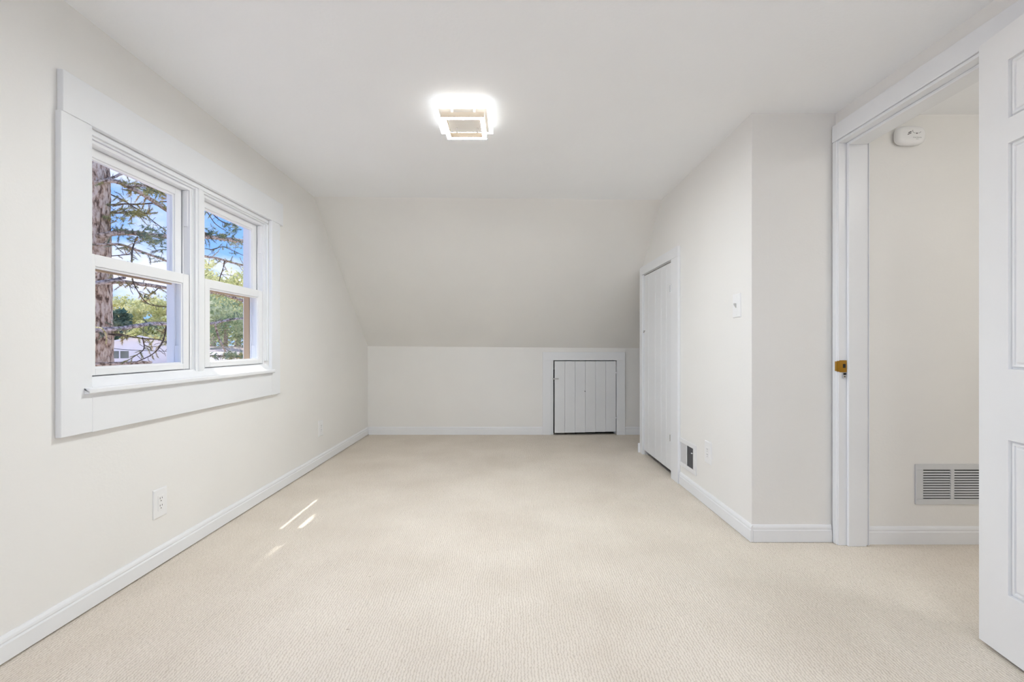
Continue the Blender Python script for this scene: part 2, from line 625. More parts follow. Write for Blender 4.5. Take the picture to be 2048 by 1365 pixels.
FB = Fr((0, YB, 0), (1, 0, 0), (0, 0, 1), (0, -1, 0))
AX0, AX1, AZ = 0.458, 1.193, 0.835            # knee wall hatch
struct(panel('wall_back', FB, [-1.75, 2.5], [-0.1, 1.05], [(AX0, AX1, -0.1, AZ)], 0.09, M_WALL), 'low cream knee wall under the slope')
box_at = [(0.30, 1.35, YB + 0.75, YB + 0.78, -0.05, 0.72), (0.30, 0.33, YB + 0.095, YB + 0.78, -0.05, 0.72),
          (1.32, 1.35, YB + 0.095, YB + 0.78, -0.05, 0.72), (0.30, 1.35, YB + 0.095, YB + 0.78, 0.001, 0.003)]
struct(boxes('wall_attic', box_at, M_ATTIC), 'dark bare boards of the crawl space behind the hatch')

CD0, CD1, CDZ = 3.412, 4.147, 1.645           # closet door opening
FR = Fr((XR, 0, 0), (0, 1, 0), (0, 0, 1), (-1, 0, 0))
struct(panel('wall_right', FR, [YJ, YE], [-0.1, 2.3], [(CD0, CD1, -0.1, CDZ)], 0.09, M_WALL), 'cream closet wall with light switch, register and plank door')
FJ = Fr((0, YJ, 0), (1, 0, 0), (0, 0, 1), (0, -1, 0))
struct(panel('wall_jog', FJ, [XR + 0.0901, XD + 0.06], [-0.1, 2.3], [], 0.09, M_WALL), 'narrow cream wall between closet corner and doorway')
FE = Fr((0, YE, 0), (1, 0, 0), (0, 0, 1), (0, 1, 0))
struct(panel('wall_closet_end', FE, [XR + 0.0901, 2.45], [-0.1, 1.9], [], 0.08, M_WALL))
struct(panel('wall_closet_back', Fr((2.45, 0, 0), (0, 1, 0), (0, 0, 1), (-1, 0, 0)), [YJ, 5.3], [-0.1, 2.4], [], 0.08, M_WALL))

DY0, DY1, DZ = 1.487, 2.276, 2.040            # doorway opening in the side wall
FD = Fr((XD, 0, 0), (0, 1, 0), (0, 0, 1), (-1, 0, 0))
struct(panel('wall_doorway', FD, [YR - 0.15, YJ], [-0.1, 2.3], [(DY0, DY1, -0.1, DZ)], 0.11, M_WALL), 'cream wall around the open doorway')
FH = Fr((0, YH, 0), (1, 0, 0), (0, 0, 1), (0, -1, 0))
struct(panel('wall_hall', FH, [XD + 0.1101, HALL_X + 0.05], [-0.1, 2.3], [], 0.10, M_WALL), 'cream hall wall seen through the doorway')
struct(panel('wall_hall_side', Fr((HALL_X, 0, 0), (0, 1, 0), (0, 0, 1), (-1, 0, 0)), [HALL_Y0 - 0.05, 2.4], [-0.1, 2.3], [], 0.08, M_WALL))
struct(panel('wall_hall_near', Fr((0, HALL_Y0, 0), (1, 0, 0), (0, 0, 1), (0, 1, 0)), [XD + 0.1101, HALL_X + 0.05], [-0.1, 2.3], [], 0.08, M_WALL))
struct(box('ceiling_hall', XD + 0.1101, HALL_X, HALL_Y0, YH, HALL_Z, HALL_Z + 0.012, M_CEIL), 'white hall ceiling beyond the doorway')

RW = (-1.35, -0.10, 0.60, 2.02)  # unseen rear window opening, added to let in fill daylight
FRear = Fr((0, YR, 0), (1, 0, 0), (0, 0, 1), (0, 1, 0))
struct(panel('wall_rear', FRear, [-1.75, 1.8], [-0.1, 2.35], [RW], 0.12, M_WALL))

# roof over everything: the gable rake overhang shades most of the window
rz = lambda y: 0.98 + (YB - y) * 0.875 + 0.10
YRID = 2.42
rx0, rx1 = -2.24, 3.2
rv, rf = [], []
for x in (rx0, rx1):
    for (y, z) in ((5.7, rz(5.7)), (YRID, rz(YRID)), (-1.7, rz(YRID) - 0.70), (-1.7, rz(YRID) - 0.58), (YRID, rz(YRID) + 0.13), (5.7, rz(5.7) + 0.13)):
        rv.append((x, y, z))
for i in range(6):
    j = (i + 1) % 6
    rf.append((i, j, 6 + j, 6 + i))
rf += [(0, 5, 4, 1), (1, 4, 3, 2), (6, 7, 10, 11), (7, 8, 9, 10)]
struct(raw('roof', rv, rf, M_SHING))

# ------------------------------------------------------------------ baseboards
BH = 0.088
BASE = [(0, 0.0), (0.013, 0.0), (0.013, 0.060), (0.0095, 0.066), (0.0115, 0.071), (0.010, 0.079), (0.005, BH), (0, BH)]


def lift(pr, z):
    return [(a, b + (z if b < 0.001 else 0)) for a, b in pr]


struct(sweep('baseboard_left', lift(BASE, 0.007), (XL, YR, 0), (XL, YB, 0), (1, 0, 0), M_TRIM), 'white moulded baseboard along the window wall')
struct(sweep('baseboard_back', BASE, (XL + 0.013, YB, 0), (0.366, YB, 0), (0, -1, 0), M_TRIM), 'white baseboard along the knee wall')
struct(sweep('baseboard_alcove', BASE, (1.287, YB, 0), (2.44, YB, 0), (0, -1, 0), M_TRIM), 'short white baseboard beside the hatch')
struct(sweep('baseboard_right', lift(BASE, 0.003), (XR, YJ - 0.013, 0), (XR, 3.262, 0), (-1, 0, 0), M_TRIM), 'white baseboard along the closet wall')
struct(sweep('baseboard_closet_end', BASE, (XR - 0.034, YE, 0), (2.44, YE, 0), (0, 1, 0), M_TRIM))
struct(sweep('baseboard_jog', lift(BASE, 0.002), (XR + 0.001, YJ, 0), (XD - 0.028, YJ, 0), (0, -1, 0), M_TRIM), 'white baseboard between closet corner and doorway')
struct(sweep('baseboard_hall', BASE, (1.80, YH, 0), (HALL_X, YH, 0), (0, -1, 0), M_TRIM), 'white baseboard in the hall')
struct(sweep('baseboard_doorway', BASE, (XD, YR, 0), (XD, 1.36, 0), (-1, 0, 0), M_TRIM))
struct(sweep('baseboard_rear', BASE, (XL, YR, 0), (XD, YR, 0), (0, 1, 0), M_TRIM))

# ------------------------------------------------------------------ window casing (trim_1)
CF = 0.022                                     # casing face stands this far off the wall
t1 = struct(empty('trim_1', (XL, 2.35, 0.67)), 'wide flat white casing around the double window')
box('head_casing', 1.5916, 3.138, WIN_Z1, 1.975, 0.0005, CF + 0.001, M_TRIM, t1, FL, 0.0015)
box('side_casing', 1.585, 1.705, 0.675, WIN_Z1 - 0.0005, 0.0005, CF, M_TRIM, t1, FL, 0.0015)
box('side_casing', 2.990, 3.098, 0.672, WIN_Z1 - 0.0005, 0.0005, CF, M_TRIM, t1, FL, 0.0015)
box('apron', 1.7052, 2.9898, 0.673, 0.8195, 0.0005, CF, M_TRIM, t1, FL, 0.0015)
# stool with a rounded nose, plus the sloping inner sill up to the sashes
sv_ = [(-0.020, 0.820), (0.039, 0.820), (0.043, 0.824), (0.043, 0.837), (0.039, 0.841), (0.012, 0.842), (-0.018, 0.879), (-0.045, 0.879), (-0.045, 0.820)]
sweep('stool', sv_[1:6] + [(0.0225, 0.842), (0.0225, 0.820)], (XL, 1.672, 0), (XL, 2.995, 0), (1, 0, 0), M_TRIM, t1)
sweep('inner_sill', [(-0.045, 0.8205), (0.0222, 0.8205), (0.0222, 0.843), (-0.018, 0.879), (-0.045, 0.879)], (XL, 1.706, 0), (XL, 2.9893, 0), (1, 0, 0), M_TRIM, t1)
# fluted mullion between the two units
MUL0, MUL1 = 2.300, 2.379
mp = [(-0.15, 0), (-0.15, 1), (-0.020, 1), (-0.020, 0.90), (-0.008, 0.90), (-0.008, 0.72), (-0.002, 0.70), (-0.002, 0.30), (-0.008, 0.28), (-0.008, 0.10), (-0.020, 0.10), (-0.020, 0)]
bm = bmesh.new()
A = [bm.verts.new((XL + a, MUL0 + (MUL1 - MUL0) * b, 0.868 if a > -0.03 else 0.84)) for a, b in mp]
B = [bm.verts.new((XL + a, MUL0 + (MUL1 - MUL0) * b, 1.8275)) for a, b in mp]
for i in range(len(mp)):
    j = (i + 1) % len(mp)
    bm.faces.new((A[i], A[j], B[j], B[i]))
bm.faces.new(A)
bm.faces.new(B)
obj('mullion', bm, M_TRIM, t1)
# head stop moulding in two steps
boxes('head_stop', [(1.706, 2.9893, 1.806, 1.8275, -0.010, 0.0), (1.706, 2.9893, 1.797, 1.8275, -0.020, -0.0101)], M_TRIM, t1, FL, 0.001)
boxes('side_stop', [(2.9745, 2.9895, 0.90, 1.796, -0.012, 0.0), (2.9665, 2.9895, 0.90, 1.796, -0.022, -0.0121)], M_TRIM, t1, FL, 0.001)
boxes('side_stop', [(1.7055, 1.716, 0.90, 1.796, -0.012, 0.0)], M_TRIM, t1, FL, 0.001)


# ------------------------------------------------------------------ the two double-hung window units
def sash(name, y0, y1, z0, z1, c0, c1, st, rt, rb, parent):
    """One sash: stiles and rails with a stepped glazing bead, and the pane as its child."""
    bm = bmesh.new()
    add_box(bm, y0, y0 + st, z0, z1, c0, c1, FL, 0.0012)
    add_box(bm, y1 - st, y1, z0, z1, c0, c1, FL, 0.0012)
    add_box(bm, y0 + st, y1 - st, z1 - rt, z1, c0, c1, FL, 0.0012)
    add_box(bm, y0 + st, y1 - st, z0, z0 + rb, c0, c1, FL, 0.0012)
    bd = 0.007
    m = (c0 + c1) / 2
    iy0, iy1, iz0, iz1 = y0 + st, y1 - st, z0 + rb, z1 - rt
    for (a0, a1, b0, b1) in ((iy0, iy0 + bd, iz0, iz1), (iy1 - bd, iy1, iz0, iz1), (iy0 + bd, iy1 - bd, iz1 - bd, iz1), (iy0 + bd, iy1 - bd, iz0, iz0 + bd)):
        add_box(bm, a0, a1, b0, b1, c0 + 0.006, c1 - 0.007, FL)
    s = obj(name, bm, M_VINYL, parent)
    box('glass_pane', iy0 + bd, iy1 - bd, iz0 + bd, iz1 - bd, m - 0.002, m + 0.002, M_GLASS, s, FL)
    return s


def window_unit(n, y0, label):
    y1 = y0 + 0.592
    w = struct(empty('window_%d' % n, (XL, (y0 + y1) / 2, 0.88)), label)
    # vinyl frame: head, sill and jamb liners with their tracks
    fr = [(y0, y0 + 0.014, 0.879, 1.797, -0.125, -0.0205), (y1 - 0.014, y1, 0.879, 1.797, -0.122 if n == 1 else -0.150, -0.0205),
          (y0 + 0.014, y1 - 0.014, 1.783, 1.797, -0.125, -0.0205), (y0 + 0.014, y1 - 0.014, 0.862, 0.8825, -0.150, -0.0455)]
    for s, e in ((y0 + 0.014, 1), (y1 - 0.014, -1)):
        fr.append((s, s + e * 0.006, 0.8825, 1.783, -0.0555, -0.0525))
        fr.append((s, s + e * 0.010, 0.8825, 1.783, -0.099, -0.092))
    boxes('jamb_frame', fr, M_VINYL, w, FL, 0.0008)
    sash('lower_sash', y0 + 0.0185, y1 - 0.0185, 0.8835, 1.356, -0.051, -0.022, 0.040, 0.046, 0.027, w)
    sash('upper_sash', y0 + 0.0215, y1 - 0.0215, 1.312, 1.7822, -0.089, -0.0585, 0.043, 0.034, 0.040, w)
    # tilt latches and balance covers in the jamb tracks
    box('balance_cover', y1 - 0.0205, y1 - 0.0142, 1.60, 1.782, -0.0505, -0.030, M_VINYL, w, FL, 0.0008)
    box('balance_cover', y1 - 0.024, y1 - 0.0142, 0.884, 1.00, -0.0905, -0.060, M_VINYL, w, FL, 0.0008)
    scr = [(y0 + 0.016, y1 - 0.022, 1.306, 1.325, -0.118, -0.106)]
    if n == 2:
        scr.append((y1 - 0.0215, y1 - 0.0145, 0.884, 1.325, -0.142, -0.106))
    boxes('screen_frame', scr, M_TAN, w, FL, 0.001)
    return w


window_unit(1, 1.7065, 'white double hung window unit looking out on a spruce trunk')
window_unit(2, 2.3805, 'white double hung window unit nearer the sloping wall')

# unseen windows added behind and beside the camera as daylight fill
def added_window(n, F, R, loc):
    w = struct(empty('window_%d' % n, loc))
    u0, u1, v0, v1 = R
    um = (u0 + u1) / 2
    fw = 0.05
    boxes('window_frame', [(u0, u0 + fw, v0, v1, -0.10, -0.02), (u1 - fw, u1, v0, v1, -0.10, -0.02), (u0 + fw, u1 - fw, v0, v0 + fw, -0.10, -0.02),
                           (u0 + fw, u1 - fw, v1 - fw, v1, -0.10, -0.02), (um - 0.04, um + 0.04, v0 + fw, v1 - fw, -0.10, -0.02)], M_VINYL, w, F, 0.002)
    boxes('casing', [(u0 - 0.11, u0, v0 - 0.11, v1 + 0.11, 0.0005, 0.02), (u1, u1 + 0.11, v0 - 0.11, v1 + 0.11, 0.0005, 0.02),
                     (u0, u1, v1, v1 + 0.11, 0.0005, 0.02), (u0, u1, v0 - 0.11, v0, 0.0005, 0.02)], M_TRIM, w, F, 0.0015)
    for a0, a1 in ((u0 + fw + 0.0005, um - 0.0405), (um + 0.0405, u1 - fw - 0.0005)):
        box('glass_pane', a0, a1, v0 + fw + 0.0005, v1 - fw - 0.0005, -0.062, -0.058, M_GLASS, w, F)
    return w


added_window(3, FRear, RW, (0, YR, RW[2]))
added_window(4, FL, W4, (XL, 0.0, W4[2]))

# ------------------------------------------------------------------ doorway casing (trim_2)
t2 = struct(empty('trim_2', (XD, 1.9, 0)), 'white casing and jamb of the open doorway')
CO = 0.025
box('head_casing', 1.385, 2.2985, 2.028, 2.112, 0.0005, CO, M_TRIM, t2, FD, 0.0015)
box('side_casing', 2.266, 2.2985, 0.0, 2.0275, 0.0005, CO, M_TRIM, t2, FD, 0.004)
box('side_casing', 1.385, 1.470, 0.0, 2.0275, 0.0005, CO, M_TRIM, t2, FD, 0.0015)
# jambs: lining boards of the opening (far side, hinge side, head)
jb = box('side_jamb', XD - 0.018, XD + 0.13, 2.262, 2.2755, 0.0, 2.0265, M_TRIM, t2, W, 0.001)
box('side_jamb', XD - 0.018, XD + 0.13, 1.4875, 1.502, 0.0, 2.0265, M_TRIM, t2, W, 0.001)
box('head_jamb', XD - 0.018, XD + 0.13, 1.5025, 2.2615, 2.0135, 2.0265, M_TRIM, t2, W, 0.001)
box('door_stop', XD + 0.022, XD + 0.112, 2.247, 2.2615, 0.0, 2.013, M_TRIM, t2, W, 0.002)
box('door_stop', XD + 0.022, XD + 0.112, 1.5025, 2.2465, 1.999, 2.013, M_TRIM, t2, W, 0.002)
boxes('hall_casing', [(XD + 0.1302, XD + 0.1352, 2.258, 2.2835, 0, 2.0265), (XD + 0.1105, XD + 0.1305, 1.38, 1.4865, 0, 2.0265), (XD + 0.1105, XD + 0.1305, 1.38, 2.2835, 2.027, 2.115)], M_TRIM, t2, W, 0.0015)
# brass strike plate with its curled lip, and the small keeper below it
FS = Fr((XD - 0.018, 2.262, 0), (1, 0, 0), (0, 0, 1), (0, -1, 0))
bm = bmesh.new()
add_box(bm, 0.004, 0.040, 0.866, 0.926, 0.0002, 0.003, FS, 0.0008)
add_box(bm, -0.0065, 0.004, 0.869, 0.923, -0.004, 0.003, FS, 0.001)
add_box(bm, -0.0105, -0.0065, 0.872, 0.920, -0.012, 0.001, FS, 0.001)
sp = obj('strike_plate', bm, M_BRASS, t2)
tag(sp, 'aged brass strike plate')
box('bolt_hole', 0.020, 0.033, 0.888, 0.908, 0.0031, 0.0036, M_DARK, sp, FS)
cyl('screw', FS.p(0.027, 0.877, 0.0031), FS.p(0.027, 0.877, 0.0045), 0.0035, M_BRASS, sp)
kp = box('keeper', 0.019, 0.040, 0.837, 0.8655, 0.0002, 0.0035, M_STEEL, t2, FS, 0.0008)
box('bolt_hole', 0.022, 0.036, 0.853, 0.863, 0.0036, 0.0041, M_DARK, kp, FS)
cyl('screw', FS.p(0.029, 0.844, 0.0036), FS.p(0.029, 0.844, 0.0048), 0.003, M_BRONZE, kp)

# ------------------------------------------------------------------ six-panel door folded back against the doorway wall (door_1)
hx, hy = 1.578, 1.5225
dv = V((-0.150, -1.0, 0)).normalized()          # from the hinge edge towards the camera
dn = V((-1.0, 0.150, 0)).normalized()           # the face that looks into the room
DW, DH0, DH1, DT = 0.762, 0.014, 2.006, 0.035
FDoor = Fr((hx, hy, 0), dv, (0, 0, 1), dn)
d1 = struct(empty('door_1', (hx, hy, 0)), 'white six panel door folded back beside the doorway')
st, pw = 0.104, 0.227
cols = [(st, st + pw), (DW - st - pw, DW - st)]
rows = [(0.215, 0.703), (0.9255, 1.635), (1.713, 1.897)]
holes = [(c[0], c[1], r[0], r[1]) for c in cols for r in rows]
panel('door_slab', FDoor, [0, DW], [DH0, DH1], holes, DT, M_DOOR, d1)
for c in cols:
    for r in rows:
        Fp = Fr(FDoor.p((c[0] + c[1]) / 2, (r[0] + r[1]) / 2, 0), dv, (0, 0, 1), dn)
        rings('panel', Fp, c[1] - c[0], r[1] - r[0], [(0.0, -DT + 0.003), (0.0, -0.0005), (0.001, -0.0115), (0.006, -0.0115), (0.0085, -0.0045), (0.0135, -0.0045), (0.0155, -0.009), (0.0195, -0.009), (0.0215, -0.005), (0.024, -0.004)], M_DOOR, d1)
for z in (0.28, 1.02, 1.80):
    hg = cyl('hinge', FDoor.p(-0.006, z - 0.045, -DT), FDoor.p(-0.006, z + 0.045, -DT), 0.006, M_BRASS, d1)
kn = cyl('door_knob', FDoor.p(DW - 0.065, 0.92, 0.0), FDoor.p(DW - 0.065, 0.92, 0.028), 0.012, M_BRASS, d1)
bm = bmesh.new()
bmesh.ops.create_uvsphere(bm, u_segments=18, v_segments=10, radius=0.027, matrix=Matrix.Translation(FDoor.p(DW - 0.065, 0.92, 0.045)))
obj('knob_ball', bm, M_BRASS, kn, True)

# ------------------------------------------------------------------ plank closet door (door_2) and its casing (trim_3)
CC = 0.020
t3 = struct(empty('trim_3', (XR, 3.75, 0)), 'white casing around the plank closet door')
box('side_casing', 3.270, 3.409, 0.0, 1.648, 0.0005, CC, M_TRIM, t3, FR, 0.0015)
sl = lambda y: zk(XR) + (YB - y) * (zc(XR, YS) - zk(XR)) / (YB - YS)
bm = bmesh.new()
pts = [(3.270, 1.6485), (3.270, 1.722), (4.205, 1.722), (4.229, 1.705), (4.229, 1.6485)]
for c in (0.0005, CC):
    pass
A = [bm.verts.new(FR.p(a, b, 0.0005)) for a, b in pts]
B = [bm.verts.new(FR.p(a, b, CC)) for a, b in pts]
for i in range(5):
    j = (i + 1) % 5
    bm.faces.new((A[i], A[j], B[j], B[i]))
bm.faces.new(A)
bm.faces.new(B)
obj('head_casing', bm, M_TRIM, t3)
box('side_casing', 4.150, 4.229, 0.0, 1.648, 0.0005, CC, M_TRIM, t3, FR, 0.0015)
d2 = struct(empty('door_2', (XR, 3.78, 0)), 'tall white plank closet door in the closet wall')
cuts = [3.4165, 3.553, 3.671, 3.823, 4.010, 4.143]
for i in range(5):
    box('plank', cuts[i] + 0.0004, cuts[i + 1] - 0.0004, 0.044, 1.635, -0.014, 0.006, M_PLANK, d2, FR, 0.0025)
for z0 in (0.12, 0.80, 1.45):
    box('batten', 3.45, 4.11, z0, z0 + 0.10, -0.034, -0.0145, M_PLANK, d2, FR)
for z in (0.305, 1.432):
    hg = box('hinge', 3.398, 3.425, z - 0.035, z + 0.035, CC + 0.0002, CC + 0.003, M_PLANK, d2, FR, 0.0005)
    cyl('hinge_pin', FR.p(3.4125, z - 0.028, CC + 0.004), FR.p(3.4125, z + 0.022, CC + 0.004), 0.0035, M_STEEL, hg)
bm = bmesh.new()
for i in range(14):
    a0, a1 = math.pi * i / 14, math.pi * (i + 1) / 14
    c0 = FR.p(4.118 - 0.014 * math.cos(a0), 1.133 - 0.016 * math.sin(a0), 0.010 + 0.006 * math.sin(a0))
    c1 = FR.p(4.118 - 0.014 * math.cos(a1), 1.133 - 0.016 * math.sin(a1), 0.010 + 0.006 * math.sin(a1))
    add_cyl(bm, c0, c1, 0.0026, seg=8)
for s in (-1, 1):
    add_cyl(bm, FR.p(4.118 + s * 0.014, 1.133, 0.0062), FR.p(4.118 + s * 0.014, 1.133, 0.0125), 0.004, seg=8)
obj('ring_pull', bm, M_STEEL, d2)

# ------------------------------------------------------------------ knee wall hatch (door_3) and its casing (trim_4)
t4 = struct(empty('trim_4', (0.83, YB, 0)), 'white casing around the small knee wall hatch')
box('side_casing', 0.3665, AX0, 0.0, 0.8345, 0.0005, 0.02, M_TRIM, t4, FB, 0.0015)
box('side_casing', AX1, 1.287, 0.0, 0.8345, 0.0005, 0.02, M_TRIM, t4, FB, 0.0015)
box('head_casing', 0.3665, 1.287, 0.835, 0.926, 0.0005, 0.02, M_TRIM, t4, FB, 0.0015)
box('side_jamb', AX0 + 0.0003, AX0 + 0.027, 0.0035, 0.8335, -0.088, 0.014, M_PLANK, t4, FB)
box('side_jamb', AX1 - 0.012, AX1 - 0.0003, 0.0035, 0.8335, -0.088, -0.045, M_PLANK, t4, FB)
ang = math.radians(-2.2)                         # stands a finger's width ajar
hp = V((1.1865, YB - 0.004, 0))
du = V((-math.cos(ang), math.sin(ang), 0))
FA = Fr(hp, du, (0, 0, 1), V((math.sin(ang), -abs(math.cos(ang)), 0)).normalized())
FA.n = V((0, 0, 1)).cross(du) * -1
if FA.n.y > 0:
    FA.n = -FA.n
d3 = struct(empty('door_3', (0.83, YB, 0)), 'small white plank hatch door standing slightly ajar in the knee wall')
cw = 0.690 / 6
for i in range(6):
    box('plank', i * cw + 0.0008, (i + 1) * cw - 0.0008, 0.034 - 0.002 * i, 0.825, -0.018, 0.002, M_PLANK, d3, FA, 0.002)
for z0 in (0.10, 0.62):
    box('batten', 0.03, 0.66, z0, z0 + 0.09, -0.038, -0.0185, M_PLANK, d3, FA)
for z in (0.695, 0.190):
    bm = bmesh.new()
    pr = [(-0.004, -0.008), (0.075, -0.0025), (0.075, 0.0025), (-0.004, 0.008)]
    A = [bm.verts.new(FA.p(a, z + b, 0.0023)) for a, b in pr]
    B = [bm.verts.new(FA.p(a, z + b, 0.005)) for a, b in pr]
    for i in range(4):
        j = (i + 1) % 4
        bm.faces.new((A[i], A[j], B[j], B[i]))
    bm.faces.new(A)
    bm.faces.new(B)
    add_box(bm, 1.196, 1.206, z - 0.030, z + 0.030, 0.0202, 0.0235, FB, 0.0005)
    hg = obj('strap_hinge', bm, M_PLANK, d3)
    cyl('hinge_pin', (1.1925, YB - 0.0235, z - 0.030), (1.1925, YB - 0.0235, z + 0.030), 0.004, M_PLANK, hg)
lt = boxes('latch', [(0.645, 0.712, 0.622, 0.634, 0.0022, 0.006)], M_STEEL, d3, FA, 0.001)
cyl('latch_knob', FA.p(0.660, 0.628, 0.006), FA.p(0.660, 0.628, 0.020), 0.005, M_STEEL, lt)
cyl('latch_knob', FA.p(0.676, 0.628, 0.006), FA.p(0.676, 0.628, 0.014), 0.004, M_STEEL, lt)
cyl('peg_hole', FA.p(3 * cw + 0.004, 0.488, 0.0021), FA.p(3 * cw + 0.004, 0.488, 0.0024), 0.0055, M_DARK, d3)

# ------------------------------------------------------------------ ceiling light: two stacked, offset square rings
lx, ly = -0.235, 2.350
lzc = zc(lx, ly)


def square_ring(name, x0, x1, y0, y1, z0, z1, w, mat, parent):
    return boxes(name, [(x0, x1, y0, y0 + w, z0, z1), (x0, x1, y1 - w, y1, z0, z1), (x0, x0 + w, y0 + w, y1 - w, z0, z1), (x1 - w, x1, y0 + w, y1 - w, z0, z1)], mat, parent)


def ring_film(name, x0, x1, y0, y1, z, w, mat, parent):
    """Flat square diffuser film facing down."""
    vv, ff = [], []
    for (a0, a1, b0, b1) in ((x0, x1, y0, y0 + w), (x0, x1, y1 - w, y1), (x0, x0 + w, y0 + w, y1 - w), (x1 - w, x1, y0 + w, y1 - w)):
        k = len(vv)
        vv += [(a0, b0, z), (a0, b1, z), (a1, b1, z), (a1, b0, z)]
        ff.append((k, k + 1, k + 2, k + 3))
    return raw(name, vv, ff, mat, parent)


def ring_light(lx, ly, label, led, edge):
    z = zc(lx, ly) - 2.206                        # follow the uneven ceiling
    top = zc(lx, ly)
    cl = tag(empty('ceiling_light', (lx, ly, top)), label, 'ceiling light')
    box('mounting_box', lx - 0.085, lx + 0.085, ly - 0.085, ly + 0.085, z + 2.1815, top - 0.001, M_PLASTIC, cl, W, 0.002)
    ox0, ox1, oy0, oy1 = lx - 0.141, lx + 0.142, ly - 0.145, ly + 0.142
    square_ring('upper_ring', ox0 + 0.0025, ox1 - 0.0025, oy0 + 0.0025, oy1 - 0.0025, z + 2.1663, z + 2.181, 0.0185, M_PLASTIC, cl)
    square_ring('edge_glow', ox0, ox1, oy0, oy1, z + 2.1663, z + 2.191, 0.0024, edge, cl)
    ring_film('upper_diffuser', ox0, ox1, oy0, oy1, z + 2.1660, 0.021, M_FILM, cl)
    box('base_plate', ox0 + 0.0212, ox1 - 0.0212, oy0 + 0.0212, oy1 - 0.0212, z + 2.1700, z + 2.1812, M_PLASTIC, cl)
    ix0, ix1, iy0, iy1 = lx - 0.101, lx + 0.109, ly - 0.137, ly + 0.097
    square_ring('lower_ring', ix0, ix1, iy0, iy1, z + 2.1165, z + 2.142, 0.020, M_PEACH, cl)
    ring_film('lower_diffuser', ix0, ix1, iy0, iy1, z + 2.1162, 0.020, led, cl)
    for px_ in (lx - 0.05, lx + 0.06):
        for py_ in (iy0 + 0.011, iy1 - 0.011):
            box('ring_post', px_ - 0.005, px_ + 0.005, py_ - 0.005, py_ + 0.005, z + 2.1422, z + 2.1698, M_PLASTIC, cl)
    return cl


ring_light(lx, ly, 'lit flush ceiling light of two stacked square rings', M_LED, M_GLOW)
ring_light(0.75, -0.30, 'unseen square ring fill light added behind the camera', M_FILL_LED, M_FILL_EDGE)  # copy of the ring lamp added out of view to fill the room

# unseen fill lamp added in the hall to brighten what the doorway shows
hl = tag(empty('hall_fill_lamp', (2.45, 0.95, HALL_Z)), 'unseen round white fill lamp added on the hall ceiling', 'ceiling light')
bm = bmesh.new()
bmesh.ops.create_uvsphere(bm, u_segments=20, v_segments=10, radius=0.14, matrix=Matrix.Translation((2.45, 0.95, HALL_Z - 0.022)) @ Matrix.Diagonal((1, 1, 0.45, 1)))
bmesh.ops.delete(bm, geom=[v for v in bm.verts if v.co.z > HALL_Z - 0.02], context='VERTS')
obj('fill_globe', bm, M_HALL_FILL, hl, True)
cyl('fill_base', (2.45, 0.95, HALL_Z - 0.021), (2.45, 0.95, HALL_Z - 0.001), 0.15, M_STEEL, hl, seg=24)


# ------------------------------------------------------------------ outlets and switch
def outlet(F, label, w=0.080, h=0.130, group='wall outlets near the floor'):
    t = tag(empty('wall_outlet', F.o), label, 'outlet', group)
    rings('cover_plate', F, w, h, [(0, 0.0003), (0, 0.003), (0.0025, 0.0060), (0.006, 0.0066)], M_PLASTIC, t)
    rc = rings('receptacle', F, 0.034, 0.068, [(0, 0.0055), (0, 0.0078), (0.0012, 0.0084)], M_PLASTIC, t)
    for s in (-1, 1):
        b0 = s * 0.0165
        for a, hh in ((-0.0062, 0.0085), (0.0062, 0.0068)):
            box('slot', a - 0.0011, a + 0.0011, b0 + 0.003 - hh / 2 + 0.002, b0 + 0.003 + hh / 2 + 0.002, 0.00845, 0.0087, M_DARK, rc, F)
        cyl('ground_hole', F.p(0, b0 - 0.0075, 0.00845), F.p(0, b0 - 0.0075, 0.0087), 0.0024, M_DARK, rc)
    return t


outlet(Fr((XL, 2.058, 0.285), (0, 1, 0), (0, 0, 1), (1, 0, 0)), 'white outlet low on the window wall, below the double window')
outlet(Fr((XL, 3.806, 0.304), (0, 1, 0), (0, 0, 1), (1, 0, 0)), 'white outlet low on the window wall, near the knee wall corner', 0.086, 0.132)
outlet(Fr((XR, 2.808, 0.335), (0, -1, 0), (0, 0, 1), (-1, 0, 0)), 'white outlet low on the closet wall, beside the air register', 0.088, 0.138)

FSW = Fr((XR, 2.452, 1.216), (0, -1, 0), (0, 0, 1), (-1, 0, 0))
sw = tag(empty('light_switch', FSW.o), 'white toggle light switch on the closet wall near its corner', 'light switch')
rings('cover_plate', FSW, 0.080, 0.128, [(0, 0.0003), (0, 0.003), (0.0025, 0.0060), (0.006, 0.0066)], M_PLASTIC, sw)
rings('switch_insert', FSW, 0.034, 0.068, [(0, 0.0055), (0, 0.0072), (0.001, 0.0077)], M_PLASTIC, sw)
tg = bmesh.new()
pr = [(0.0078, -0.012), (0.0078, 0.012), (0.019, 0.013), (0.019, 0.006)]
A = [tg.verts.new(FSW.p(-0.005, b, c)) for c, b in pr]
B = [tg.verts.new(FSW.p(0.005, b, c)) for c, b in pr]
for i in range(4):
    j = (i + 1) % 4
    tg.faces.new((A[i], A[j], B[j], B[i]))
tg.faces.new(A)
tg.faces.new(B)
obj('toggle', tg, M_GREYPL, sw)
for s in (-1, 1):
    cyl('screw', FSW.p(0, s * 0.048, 0.0062), FSW.p(0, s * 0.048, 0.0076), 0.003, M_PLASTIC, sw)

